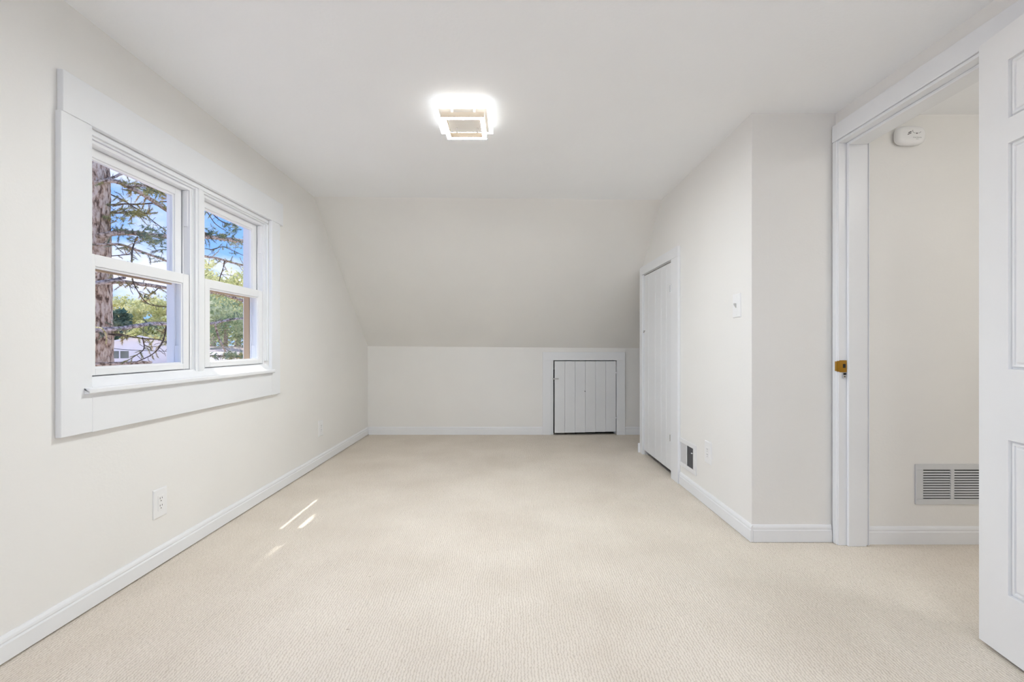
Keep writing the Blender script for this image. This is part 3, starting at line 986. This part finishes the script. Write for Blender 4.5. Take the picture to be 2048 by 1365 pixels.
# ------------------------------------------------------------------ air register on the closet wall
FG = Fr((XR, 3.138, 0.238), (0, -1, 0), (0, 0, 1), (-1, 0, 0))
rg = tag(empty('air_register', FG.o), 'white metal air register with open dark fins beside the closet door', 'air vent')
rw, rh = 0.302, 0.200
iw = 0.120
boxes('register_frame', [(-rw / 2, rw / 2, rh / 2 - 0.030, rh / 2, 0.0003, 0.008), (-rw / 2, rw / 2, -rh / 2, -rh / 2 + 0.030, 0.0003, 0.008),
                         (-rw / 2, -rw / 2 + 0.030, -rh / 2 + 0.030, rh / 2 - 0.030, 0.0003, 0.008), (rw / 2 - 0.040, rw / 2, -rh / 2 + 0.030, rh / 2 - 0.030, 0.0003, 0.008),
                         (-0.004, 0.004, -rh / 2 + 0.030, rh / 2 - 0.030, 0.0003, 0.008)], M_REG, rg, FG, 0.0012)
box('duct_backing', -rw / 2 + 0.0302, rw / 2 - 0.0402, -rh / 2 + 0.0302, rh / 2 - 0.0302, 0.0003, 0.0012, M_DUCT, rg, FG)
box('damper', -rw / 2 + 0.031, -0.005, -rh / 2 + 0.031, rh / 2 - 0.031, 0.0014, 0.0030, M_DAMP, rg, FG)
for i in range(7):
    a = 0.012 + i * 0.0150
    box('fin', a, a + 0.0016, -rh / 2 + 0.031, rh / 2 - 0.031, 0.0014, 0.0075, M_FIN, rg, FG)
box('lever', 0.094, 0.108, 0.034, 0.040, 0.0078, 0.016, M_REG, rg, FG, 0.001)
cyl('screw', FG.p(-rw / 2 + 0.014, 0, 0.008), FG.p(-rw / 2 + 0.014, 0, 0.0092), 0.0035, M_FIN, rg)

# ------------------------------------------------------------------ return air grille on the hall wall
gw, gh = 0.372, 0.203
FV = Fr((2.043 + gw / 2, YH, 0.300), (1, 0, 0), (0, 0, 1), (0, -1, 0))
ga = tag(empty('return_grille', FV.o), 'aged white return air grille with horizontal slats on the hall wall', 'air vent')
m0, mb = 0.038, 0.028
c0, c1 = -gw / 2 + m0, gw / 2 - m0
boxes('grille_frame', [(-gw / 2, gw / 2, gh / 2 - mb, gh / 2, 0.0003, 0.007), (-gw / 2, gw / 2, -gh / 2, -gh / 2 + mb, 0.0003, 0.007),
                       (-gw / 2, c0, -gh / 2 + mb, gh / 2 - mb, 0.0003, 0.007), (c1, gw / 2, -gh / 2 + mb, gh / 2 - mb, 0.0003, 0.007),
                       (-0.009, 0.009, -gh / 2 + mb, gh / 2 - mb, 0.0003, 0.007)], M_GRILLE, ga, FV, 0.001)
box('dark_backing', c0 + 0.0002, c1 - 0.0002, -gh / 2 + mb + 0.0002, gh / 2 - mb - 0.0002, 0.0003, 0.0008, M_DARK, ga, FV)
pitch = (gh - 2 * mb) / 11.5
for side in ((c0 + 0.0003, -0.0092), (0.0092, c1 - 0.0003)):
    for i in range(11):
        zt = gh / 2 - mb - pitch * (i + 0.50)
        bm = bmesh.new()
        pr = [(zt, 0.0015), (zt - pitch * 0.50, 0.0066), (zt - pitch * 0.50 - 0.001, 0.0060), (zt - 0.001, 0.001)]
        A = [bm.verts.new(FV.p(side[0], b, c)) for b, c in pr]
        B = [bm.verts.new(FV.p(side[1], b, c)) for b, c in pr]
        for k in range(4):
            j = (k + 1) % 4
            bm.faces.new((A[k], A[j], B[j], B[k]))
        bm.faces.new(A)
        bm.faces.new(B)
        obj('slat', bm, M_GRILLE, ga)

# ------------------------------------------------------------------ carbon monoxide alarm on the hall wall
FC = Fr((2.000, YH, 2.050), (1, 0, 0), (0, 0, 1), (0, -1, 0))
ca = tag(empty('gas_alarm', FC.o), 'rounded white plastic gas alarm high on the hall wall', 'alarm')


def superell(name, F, w, h, prof, n, mat, parent, seg=40):
    bm = bmesh.new()
    R = []
    for ins, c in prof:
        ring = []
        for i in range(seg):
            t = 2 * math.pi * i / seg
            ct, st_ = math.cos(t), math.sin(t)
            a = math.copysign(abs(ct) ** (2 / n), ct) * (w / 2 - ins)
            b = math.copysign(abs(st_) ** (2 / n), st_) * (h / 2 - ins)
            ring.append(bm.verts.new(F.p(a, b, c)))
        R.append(ring)
    for q in range(len(R) - 1):
        for i in range(seg):
            j = (i + 1) % seg
            bm.faces.new((R[q][i], R[q][j], R[q + 1][j], R[q + 1][i]))
    bm.faces.new(R[-1])
    bm.faces.new(R[0][::-1])
    return obj(name, bm, mat, parent, True)


superell('back_plate', FC, 0.132, 0.084, [(0.0, 0.0003), (0.0, 0.007)], 3.4, M_GREYPL, ca)
superell('alarm_body', FC, 0.146, 0.096, [(0.004, 0.0072), (0.0, 0.012), (0.0, 0.020), (0.001, 0.026), (0.004, 0.031), (0.008, 0.0342), (0.013, 0.0365), (0.018, 0.0380), (0.024, 0.0385), (0.0242, 0.0385)], 3.2, M_PLASTIC, ca)
FT = Fr(FC.p(0, 0, 0.0386), (1, 0, 0), (0, 0, 1), (0, -1, 0))
bm = bmesh.new()
for k in range(24):                               # smile-shaped button edge
    a0 = math.pi * (0.86 + 1.05 * k / 24)
    a1 = math.pi * (0.86 + 1.05 * (k + 1) / 24)
    q = [FT.p(0.020 + 0.022 * math.cos(a) * s, 0.016 + 0.012 * math.sin(a) * s, 0.0003) for a, s in ((a0, 1), (a1, 1), (a1, 0.90), (a0, 0.90))]
    bm.faces.new([bm.verts.new(x) for x in q])
obj('button_outline', bm, M_GREYINK, ca)
cyl('status_light', FT.p(0.020, 0.0045, 0.0), FT.p(0.020, 0.0045, 0.0008), 0.0028, M_INK, ca)
bm = bmesh.new()
for (a0, b0, a1, b1, w_) in ((-0.0225, 0.0065, -0.0070, 0.0135, 0.0042), (-0.0260, -0.0018, -0.0070, 0.0066, 0.0036)):
    q = [FT.p(a0, b0 - w_ / 2, 0.0003), FT.p(a1, b1 - w_ / 2, 0.0003), FT.p(a1, b1 + w_ / 2, 0.0003), FT.p(a0, b0 + w_ / 2, 0.0003)]
    bm.faces.new([bm.verts.new(x) for x in q])
obj('logo_mark', bm, M_INK, ca)


def lettering(name, text, F, a, b, size, mat, parent):
    cu = bpy.data.curves.new(name, 'FONT')
    cu.body = text
    cu.size = size
    cu.align_x = 'CENTER'
    cu.align_y = 'CENTER'
    tmp = bpy.data.objects.new(name + '_tmp', cu)
    COL.objects.link(tmp)
    bpy.context.view_layer.update()
    me = bpy.data.meshes.new_from_object(tmp.evaluated_get(bpy.context.evaluated_depsgraph_get()))
    bpy.data.objects.remove(tmp)
    bpy.data.curves.remove(cu)
    for v in me.vertices:
        v.co = F.p(a + v.co.x, b + v.co.y, 0.0003)
    me.name = name
    me.materials.clear()
    return link_mesh(name, me, mat, parent)


lettering('lettering', 'Carbon Monoxide', FT, 0.022, -0.0155, 0.0058, M_INK, ca)
lettering('lettering', 'Alarm', FT, 0.022, -0.0235, 0.0052, M_GREYINK, ca)


# ================================================================== outside
def out(x, y, X):
    """The point seen at photo pixel (x, y) on the vertical plane X = const outside the gable wall."""
    Y = -X * FPX / (VPX - x)
    return V((X, Y, 1.0 + (VPY - y) * Y / FPX))


def px_r(r, p):
    return r * p.y / FPX


# ground rises gently away from the house
gv, gf = [], []
N = 90


def smooth(t):
    t = min(1.0, max(0.0, t))
    return t * t * (3 - 2 * t)


def gz(x, y):
    """Ground height: a level yard by the house, a bank rising towards the street."""
    d = max(0.0, -x - 2.0)
    far = -0.40 + 1.35 * smooth((y / max(1.0, -x) - 1.28) / 0.24)
    return -3.0 + (far + 3.0) * smooth(d / 13.0) + 0.05 * mnoise.noise(V((x * 0.15, y * 0.15, 3)))


for j in range(N + 1):
    for i in range(N + 1):
        x = -75 + i * (95 / N)
        y = -20 + j * (130 / N)
        gv.append((x, y, gz(x, y)))
for j in range(N):
    for i in range(N):
        a = j * (N + 1) + i
        gf.append((a, a + 1, a + N + 2, a + N + 1))
struct(raw('ground', gv, gf, M_GROUND, None, True), 'pale sandy yard outside the windows')


def tube(name, pts, radii, mat, parent, seg=9, wob=0.0, cap=True):
    """Tapered limb along a smoothed polyline."""
    P, R = [], []
    n = len(pts)
    for i in range(n - 1):
        p0 = pts[max(0, i - 1)]; p1 = pts[i]; p2 = pts[i + 1]; p3 = pts[min(n - 1, i + 2)]
        for k in range(4):
            t = k / 4
            q = 0.5 * ((2 * p1) + (p2 - p0) * t + (2 * p0 - 5 * p1 + 4 * p2 - p3) * t * t + (3 * p1 - p0 - 3 * p2 + p3) * t ** 3)
            P.append(q)
            R.append(radii[i] * (1 - t) + radii[i + 1] * t)
    P.append(pts[-1]); R.append(radii[-1])
    bm = bmesh.new()
    ringsv = []
    ref = V((0.13, 0.31, 0.94)).normalized()
    for i, (p, r) in enumerate(zip(P, R)):
        d = (P[min(i + 1, len(P) - 1)] - P[max(i - 1, 0)]).normalized()
        s = d.cross(ref)
        if s.length < 1e-3:
            s = d.orthogonal()
        s.normalize()
        t = d.cross(s)
        ring = []
        for k in range(seg):
            a = 2 * math.pi * k / seg
            dirv = s * math.cos(a) + t * math.sin(a)
            rr = r * (1 + wob * mnoise.noise((p + dirv * r) * 14))
            ring.append(bm.verts.new(p + dirv * rr))
        ringsv.append(ring)
    for i in range(len(ringsv) - 1):
        for k in range(seg):
            j = (k + 1) % seg
            bm.faces.new((ringsv[i][k], ringsv[i][j], ringsv[i + 1][j], ringsv[i + 1][k]))
    if cap:
        bm.faces.new(ringsv[0][::-1])
        bm.faces.new(ringsv[-1])
    return obj(name, bm, mat, parent, True), P


# ---- the spruce close to the window
TX, TY = -4.393, 4.60
spruce = tag(empty('spruce_tree', (TX, TY, gz(TX, TY))), 'old spruce with flaky brown trunk and bare limbs outside the window', 'tree')
bm = bmesh.new()
SEG, RNG = 96, 260
tz0, tz1 = gz(TX, TY) - 0.2, 9.5
prev = None
for j in range(RNG + 1):
    z = tz0 + (tz1 - tz0) * j / RNG
    r = 0.275 - 0.0165 * (z - 1.0)
    if z < -2:
        r += 0.10 * (-2 - z)
    ring = []
    for i in range(SEG):
        a = 2 * math.pi * i / SEG
        d = V((math.cos(a), math.sin(a), 0))
        q = V((d.x * 4.2, d.y * 4.2, z * 3.2))
        rr = r + 0.010 * mnoise.noise(q) + 0.011 * (abs(mnoise.noise(V((d.x * 13, d.y * 13, z * 9)))) - 0.3) + 0.006 * mnoise.noise(V((d.x * 28, d.y * 28, z * 24)))
        ring.append(bm.verts.new((TX + d.x * rr, TY + d.y * rr, z)))
    if prev:
        for i in range(SEG):
            k = (i + 1) % SEG
            bm.faces.new((prev[i], prev[k], ring[k], ring[i]))
    prev = ring
bm.faces.new(prev)
obj('trunk', bm, M_BARK, spruce, True)

needles = {0: ([], []), 1: ([], [])}
twigs = []


def tuft(p, axis, size, count, which=0, spread=0.9):
    vs_, fs_ = needles[which]
    axis = axis.normalized()
    for _ in range(count):
        d = (axis + V((random.gauss(0, spread), random.gauss(0, spread), random.gauss(0, spread)))).normalized()
        l = size * random.uniform(0.35, 0.8)
        s = d.cross(V((random.random(), random.random(), random.random()))).normalized() * size * 0.045
        b = p + axis * random.uniform(-0.5, 0.5) * size
        k = len(vs_)
        vs_ += [b - s, b + s, b + d * l]
        fs_.append((k, k + 1, k + 2))


def twig_sprays(path, dens, length, which=0, tsize=0.055, up=0.0, bare=0.25):
    """Side twigs with needle tufts along a limb."""
    for i in range(len(path) - 1):
        seg = path[i + 1] - path[i]
        for _ in range(max(1, int(dens * seg.length))):
            p = path[i] + seg * random.random()
            d = V((random.gauss(0, 1), random.gauss(0, 1), random.gauss(up, 0.75))).normalized()
            l = length * random.uniform(0.4, 1.2)
            pts = [p]
            dd = d.copy()
            for s in range(3):
                dd = (dd + V((random.gauss(0, 0.22), random.gauss(0, 0.22), random.gauss(-0.05, 0.2)))).normalized()
                pts.append(pts[-1] + dd * l / 3)
            twigs.append(pts)
            if random.random() > bare:
                for s in range(1, 4):
                    for q in range(3):
                        tuft(pts[s - 1].lerp(pts[s], (q + 0.5) / 3), dd, tsize, 13, which)


# limbs traced against the photograph: (pixels, distance plane, start and end radius in pixels, bark, sprays)
LIMBS = [
    ([(196, 364), (222, 357), (240, 349), (256, 346), (275, 342)], -4.15, 3.2, 1.8, M_LIMB, None),
    ([(206, 360), (222, 362), (243, 367), (261, 376), (277, 384), (298, 397), (315, 408), (341, 426), (380, 452), (415, 470)], -4.05, 4.4, 3.2, M_LIMB, (6, 0.14, 0, 0.05)),
    ([(261, 375), (285, 371), (307, 376), (332, 383), (362, 396)], -4.2, 2.5, 1.4, M_LIMB, (60, 0.17, 0, 0.055)),
    ([(214, 383), (245, 400), (262, 411), (277, 420), (294, 433), (316, 450), (340, 466)], -4.3, 1.3, 0.7, M_TWIG, (5, 0.12, 1, 0.04)),
    ([(212, 409), (230, 410), (250, 408), (270, 409), (300, 407), (342, 402)], -4.15, 1.9, 1.0, M_TWIG, (12, 0.10, 0, 0.04)),
    ([(212, 430), (235, 426), (262, 425), (285, 428), (305, 427)], -4.2, 2.2, 1.0, M_LIMB, (75, 0.13, 0, 0.05)),
    ([(208, 470), (228, 467), (250, 465.5), (275, 467), (300, 470), (342, 474), (380, 474), (415, 474), (450, 478), (490, 483), (540, 490)], -4.05, 5.6, 3.6, M_LIMB, (34, 0.13, 1, 0.05)),
    ([(214, 485), (235, 489), (256, 494), (275, 501), (300, 510), (322, 518), (344, 527), (380, 541)], -3.95, 2.6, 1.9, M_LIMB, (3, 0.12, 1, 0.04)),
    ([(275, 474), (268, 488), (264.5, 503), (263.5, 524), (264, 550), (267, 566), (274, 580), (285, 597), (297, 608), (315, 613), (338, 614.5)], -3.85, 1.6, 0.7, M_TWIG, (5, 0.09, 0, 0.03)),
    ([(214, 516), (240, 511), (263, 509)], -4.2, 1.0, 0.7, M_TWIG, (4, 0.08, 0, 0.03)),
    ([(212, 566), (235, 564), (250, 564), (275, 568), (300, 571), (340, 577), (380, 580), (418, 584), (440, 587), (460, 593), (486, 602)], -3.95, 3.9, 3.0, M_LIMB, (4, 0.14, 0, 0.04)),
    ([(206, 564), (226, 561), (238, 558), (249, 555.5)], -4.02, 3.9, 3.2, M_GREYLIMB, None),
    ([(184, 551), (196, 545), (210, 543.5), (226, 546)], -3.78, 2.4, 1.6, M_LIMB, None),
    ([(210, 660), (232, 658), (252, 656), (275, 652), (300, 648), (322, 648), (345, 649), (380, 649), (418, 648), (440, 644), (465, 639), (488, 637)], -3.9, 4.8, 2.2, M_GREYLIMB, (5, 0.14, 1, 0.045)),
    ([(186, 654), (200, 656), (209, 664), (213, 674), (212, 688)], -3.70, 1.9, 1.2, M_MOSS, None),
    ([(333, 652), (328, 676), (322, 690), (312, 703), (298, 713), (274, 724)], -3.8, 1.5, 0.8, M_TWIG, (9, 0.12, 0, 0.03)),
    ([(285, 676), (288, 690), (287, 700), (274, 710), (255, 722)], -3.85, 1.2, 0.6, M_TWIG, (9, 0.10, 0, 0.03)),
    ([(208, 730), (232, 727.5), (262, 726.5), (303, 725)], -4.0, 3.4, 2.8, M_LIMB, None),
    ([(214, 668), (240, 670), (262, 674), (290, 678), (318, 680), (345, 690)], -4.1, 1.8, 0.9, M_TWIG, (40, 0.12, 0, 0.045)),
    ([(318, 576), (306, 586), (297, 592), (288, 596)], -3.95, 0.9, 0.6, M_TWIG, (22, 0.10, 0, 0.04)),
    ([(402, 410), (416, 427), (428, 445), (440, 455), (452, 462)], -4.1, 1.0, 0.6, M_TWIG, None),
    ([(408, 412), (423, 426), (440, 441), (456, 448), (474, 452)], -4.0, 1.2, 0.6, M_TWIG, (10, 0.12, 1, 0.06)),
    ([(400, 512), (416, 514), (435, 517), (455, 523), (486, 531), (530, 542)], -4.2, 2.4, 1.8, M_LIMB, (5, 0.14, 0, 0.04)),
    ([(449, 522), (446, 538), (441, 552), (438, 566)], -4.15, 1.3, 0.8, M_TWIG, (26, 0.12, 0, 0.03)),
    ([(420, 500), (431, 498), (444, 494), (458, 498), (486, 511)], -4.3, 0.9, 0.6, M_TWIG, (22, 0.12, 1, 0.04)),
    ([(430, 648), (435, 668), (443, 688), (451, 703)], -3.75, 2.0, 1.4, M_LIMB, (16, 0.16, 0, 0.03)),
    ([(414, 712), (440, 712), (460, 713), (488, 712)], -4.3, 1.0, 0.8, M_TWIG, (80, 0.10, 1, 0.05)),
    ([(340, 500), (318, 500), (300, 505)], -4.3, 0.7, 0.5, M_TWIG, (30, 0.10, 1, 0.04)),
]
for pts, X, r0, r1, mat, spr in LIMBS:
    n = len(pts)
    P3 = []
    for i, (x, y) in enumerate(pts):
        P3.append(out(x, y, X + 0.05 * math.sin(i * 1.7 + X * 9)))
    # roots of limbs that leave the trunk start inside it
    if pts[0][0] < 216:
        P3[0] = V((TX + (P3[0].x - TX) * 0.55, TY + (P3[0].y - TY) * 0.55 + 0.02, P3[0].z))
    rad = [px_r(r0 + (r1 - r0) * i / (n - 1), P3[i]) for i in range(n)]
    o, path = tube('branch', P3, rad, mat, spruce, 9, 0.22)
    if spr:
        twig_sprays(path, spr[0], spr[1], spr[2], spr[3], bare=0.35 if mat is not M_TWIG else 0.45)

# tufts that stand out in the photograph
for x, y, X, cnt, size, which in ((240, 374, -4.1, 60, 0.07, 0), (318, 386, -4.2, 160, 0.09, 0), (300, 380, -4.2, 120, 0.08, 0), (272, 424, -4.2, 130, 0.08, 0),
                                  (228, 436, -4.1, 110, 0.08, 0), (300, 484, -4.0, 150, 0.09, 1), (280, 480, -4.0, 110, 0.07, 1), (318, 482, -4.0, 120, 0.08, 1),
                                  (300, 459, -4.1, 100, 0.08, 1), (245, 459, -4.1, 80, 0.07, 1), (472, 453, -4.0, 60, 0.08, 0), (455, 457, -4.0, 110, 0.09, 1),
                                  (425, 466, -4.0, 150, 0.10, 1), (450, 474, -4.0, 120, 0.08, 0), (470, 490, -4.1, 90, 0.08, 1), (458, 712, -4.3, 240, 0.10, 1),
                                  (475, 714, -4.3, 160, 0.09, 0), (310, 604, -4.0, 90, 0.06, 0), (330, 520, -4.0, 60, 0.06, 1)):
    c = out(x, y, X)
    for _ in range(max(1, cnt // 10)):
        p = c + V((random.gauss(0, 0.05), random.gauss(0, 0.09), random.gauss(0, 0.028)))
        tuft(p, V((random.gauss(0, 1), random.gauss(0, 1), random.gauss(0.2, 0.4))), size, 24, which)
# higher boughs of the crown
for k in range(15):
    a = math.radians(-20 + k * 17 + random.uniform(-5, 5))
    z = 4.6 + 0.32 * k
    ln = 2.9 - 0.09 * k
    pts = [V((TX, TY, z)) + V((math.cos(a), math.sin(a), 0)) * (ln * t) + V((0, 0, 0.25 * t - 0.75 * t * t)) for t in (0.03, 0.3, 0.6, 1.0)]
    o, path = tube('branch', pts, [0.045, 0.036, 0.025, 0.010], M_LIMB, spruce, 7, 0.1)
    twig_sprays(path, 26, 0.5, k % 2, 0.10, bare=0.05)
shade_bough = [V((TX, TY, 6.2)), V((-4.75, 3.6, 6.5)), V((-4.5, 2.5, 6.7)), V((-3.75, 2.05, 6.75)), V((-3.38, 1.62, 6.75)), V((-3.15, 1.2, 6.7))]  # unseen bough added to keep the sun off the near window unit
o, path = tube('branch', shade_bough, [0.06, 0.055, 0.05, 0.05, 0.045, 0.02], M_LIMB, spruce, 7, 0.1)
twig_sprays(path[12:], 170, 0.24, 1, 0.16, bare=0.0)

vs_, fs_ = [], []
for pts in twigs:
    for a, b in zip(pts[:-1], pts[1:]):
        d = b - a
        s = d.cross(V((0.3, 0.2, 0.9))).normalized() * 0.0028
        t = d.cross(s).normalized() * 0.0028
        k = len(vs_)
        vs_ += [a + s, a - s * 0.5 + t, a - s * 0.5 - t, b + s * 0.7, b - s * 0.35 + t * 0.7, b - s * 0.35 - t * 0.7]
        fs_ += [(k, k + 1, k + 4, k + 3), (k + 1, k + 2, k + 5, k + 4), (k + 2, k, k + 3, k + 5)]
tag(raw('twigs', vs_, fs_, M_TWIG, spruce), kind='stuff')
tag(raw('needles', needles[0][0], needles[0][1], M_NEEDLE, spruce), kind='stuff')
tag(raw('needles', needles[1][0], needles[1][1], M_NEEDLE2, spruce), kind='stuff')


# ---- trees further off
def leafy_tree(name, x, ytop, X, width, mat, label, group, leaf=0.22, count=2600, shape=1.0, seed=1):
    rnd = random.Random(seed)
    top = out(x, ytop, X)
    base = V((top.x, top.y, gz(top.x, top.y)))
    h = top.z - base.z
    t = tag(empty(name, base), label, 'tree', group)
    tp = [base + V((0, 0, -0.15)), base + V((0.05, 0.03, h * 0.4)), base + V((-0.05, 0.05, h * 0.9))]
    tube('trunk', tp, [0.03 * h + 0.05, 0.022 * h + 0.03, 0.02], M_LIMB, t, 9, 0.1)
    vs_, fs_ = [], []
    blobs = []
    for k in range(34):
        u = rnd.random()
        a = rnd.uniform(0, 2 * math.pi)
        rr = width * 0.5 * math.sqrt(rnd.random()) * (1 - shape * 0.75 * u)
        blobs.append((base + V((math.cos(a) * rr, math.sin(a) * rr, h * (0.13 + 0.84 * u))), width * rnd.uniform(0.12, 0.22) * (1 - 0.5 * shape * u)))
    for _ in range(count):
        c, br = blobs[rnd.randrange(len(blobs))]
        d = V((rnd.gauss(0, 1), rnd.gauss(0, 1), rnd.gauss(0, 0.8)))
        d.normalize()
        p = c + d * br * (rnd.random() ** 0.4)
        n = (d + V((rnd.gauss(0, 0.6), rnd.gauss(0, 0.6), rnd.gauss(0, 0.6)))).normalized()
        s = n.orthogonal().normalized()
        q = n.cross(s)
        ang_ = rnd.uniform(0, math.pi)
        s, q = s * math.cos(ang_) + q * math.sin(ang_), q * math.cos(ang_) - s * math.sin(ang_)
        l = leaf * rnd.uniform(0.6, 1.2)
        k = len(vs_)
        vs_ += [p - s * l, p + q * l * 0.5, p + s * l, p - q * l * 0.5]
        fs_.append((k, k + 1, k + 2, k + 3))
    tag(raw('foliage', vs_, fs_, mat, t), kind='stuff')
    return t


GT = 'trees across the yard'
FAR = [
    ('leafy_tree', 212, 604, -46, 7.0, M_LEAF_Y, 'bright yellow green tree crown far beyond the white house', 0.22, 6500, 0.4),
    ('conifer_tree', 240, 622, -32, 3.4, M_LEAF_T, 'dark teal conifer in front of the yellow green trees', 0.18, 4200, 0.8),
    ('leafy_tree', 285, 608, -38, 5.2, M_LEAF_Y, 'yellow green tree rising straight behind the white house', 0.22, 6500, 0.3),
    ('leafy_tree', 333, 604, -28, 5.0, M_LEAF_Y, 'golden green tree beside the white house', 0.17, 7000, 0.4),
    ('leafy_tree', 385, 565, -31, 5.0, M_LEAF_G, 'tall mid green tree far beyond the white house gable', 0.22, 4600, 0.4),
    ('leafy_tree', 425, 524, -23.5, 4.0, M_LEAF_Y, 'tall pale yellow tree seen through the unit nearer the slope', 0.17, 4200, 0.3),
    ('leafy_tree', 475, 532, -18, 5.0, M_LEAF_Y, 'pale yellow tree with open crown behind the lower green tree', 0.14, 4200, 0.3),
    ('leafy_tree', 450, 602, -15, 5.0, M_LEAF_G, 'lower green tree in front of the pale yellow trees', 0.10, 6500, 0.2),
]
for i, (nm, x, y, X, w, mat, lab, lf, cnt, shp) in enumerate(FAR):
    leafy_tree(nm, x, y, X, w, mat, lab, GT, lf, cnt, shp, 11 + i)

# ---- the white house across the yard
hc = out(262, 700, -22)
ux = V((hc.x, hc.y, 0)).normalized()              # away from the camera
uy = V((-ux.y, ux.x, 0)) * -1                     # to the right in the picture
FHs = Fr((hc.x, hc.y, gz(hc.x, hc.y) - 0.3), uy, (0, 0, 1), -ux)
hs = tag(empty('white_house', FHs.o), 'white gabled house across the yard beneath the trees', 'house')
ww, wh, pk = 2.5, 1.45, 2.20
bm = bmesh.new()
prf = [(-ww, 0), (ww * 1.3, 0), (ww * 1.3, wh), (0.15 * ww, pk), (-ww, wh)]
A = [bm.verts.new(FHs.p(a, b, 0)) for a, b in prf]
B = [bm.verts.new(FHs.p(a, b, -6)) for a, b in prf]
for i in range(5):
    j = (i + 1) % 5
    bm.faces.new((A[i], A[j], B[j], B[i]))
bm.faces.new(A)
bm.faces.new(B)
obj('wall', bm, M_SIDING, hs)
for k in range(9):
    z = 0.0 + k * 0.155
    box('siding_board', -ww + 0.01, ww * 1.3 - 0.01, z, z + 0.143, 0.001, 0.015, M_SIDING, hs, FHs)
for (a0, a1, b0, b1) in ((-ww - 0.2, 0.15 * ww, wh - 0.08, pk), (0.15 * ww, ww * 1.3 + 0.2, pk, wh - 0.08)):
    bm = bmesh.new()
    q = [(a0, b0 + 0.012), (a1, b1 + 0.012), (a1, b1 + 0.10), (a0, b0 + 0.10)]
    A = [bm.verts.new(FHs.p(a, b, 0.25)) for a, b in q]
    B = [bm.verts.new(FHs.p(a, b, -6.2)) for a, b in q]
    for i in range(4):
        j = (i + 1) % 4
        bm.faces.new((A[i], A[j], B[j], B[i]))
    bm.faces.new(A)
    bm.faces.new(B)
    obj('roof', bm, M_SIDING, hs)
wn = box('window', -0.95, -0.05, 0.92, 1.44, 0.016, 0.05, M_SIDING, hs, FHs)
for a in (-0.90, -0.47):
    box('pane', a, a + 0.37, 0.97, 1.39, 0.051, 0.056, M_FARGLASS, wn, FHs)

# overhead service wire across the yard
wp = [out(196, 695, -9), out(245, 699.5, -9), out(300, 702, -9), out(340, 703, -9)]
wr = tag(tube('utility_wire', [V((-9.0, 8.0, 0.99))] + wp + [V((-9, 16, 0.80))], [0.007] * 6, M_CABLE, None, 6)[0], 'thin dark service wire strung across the yard', 'wire')
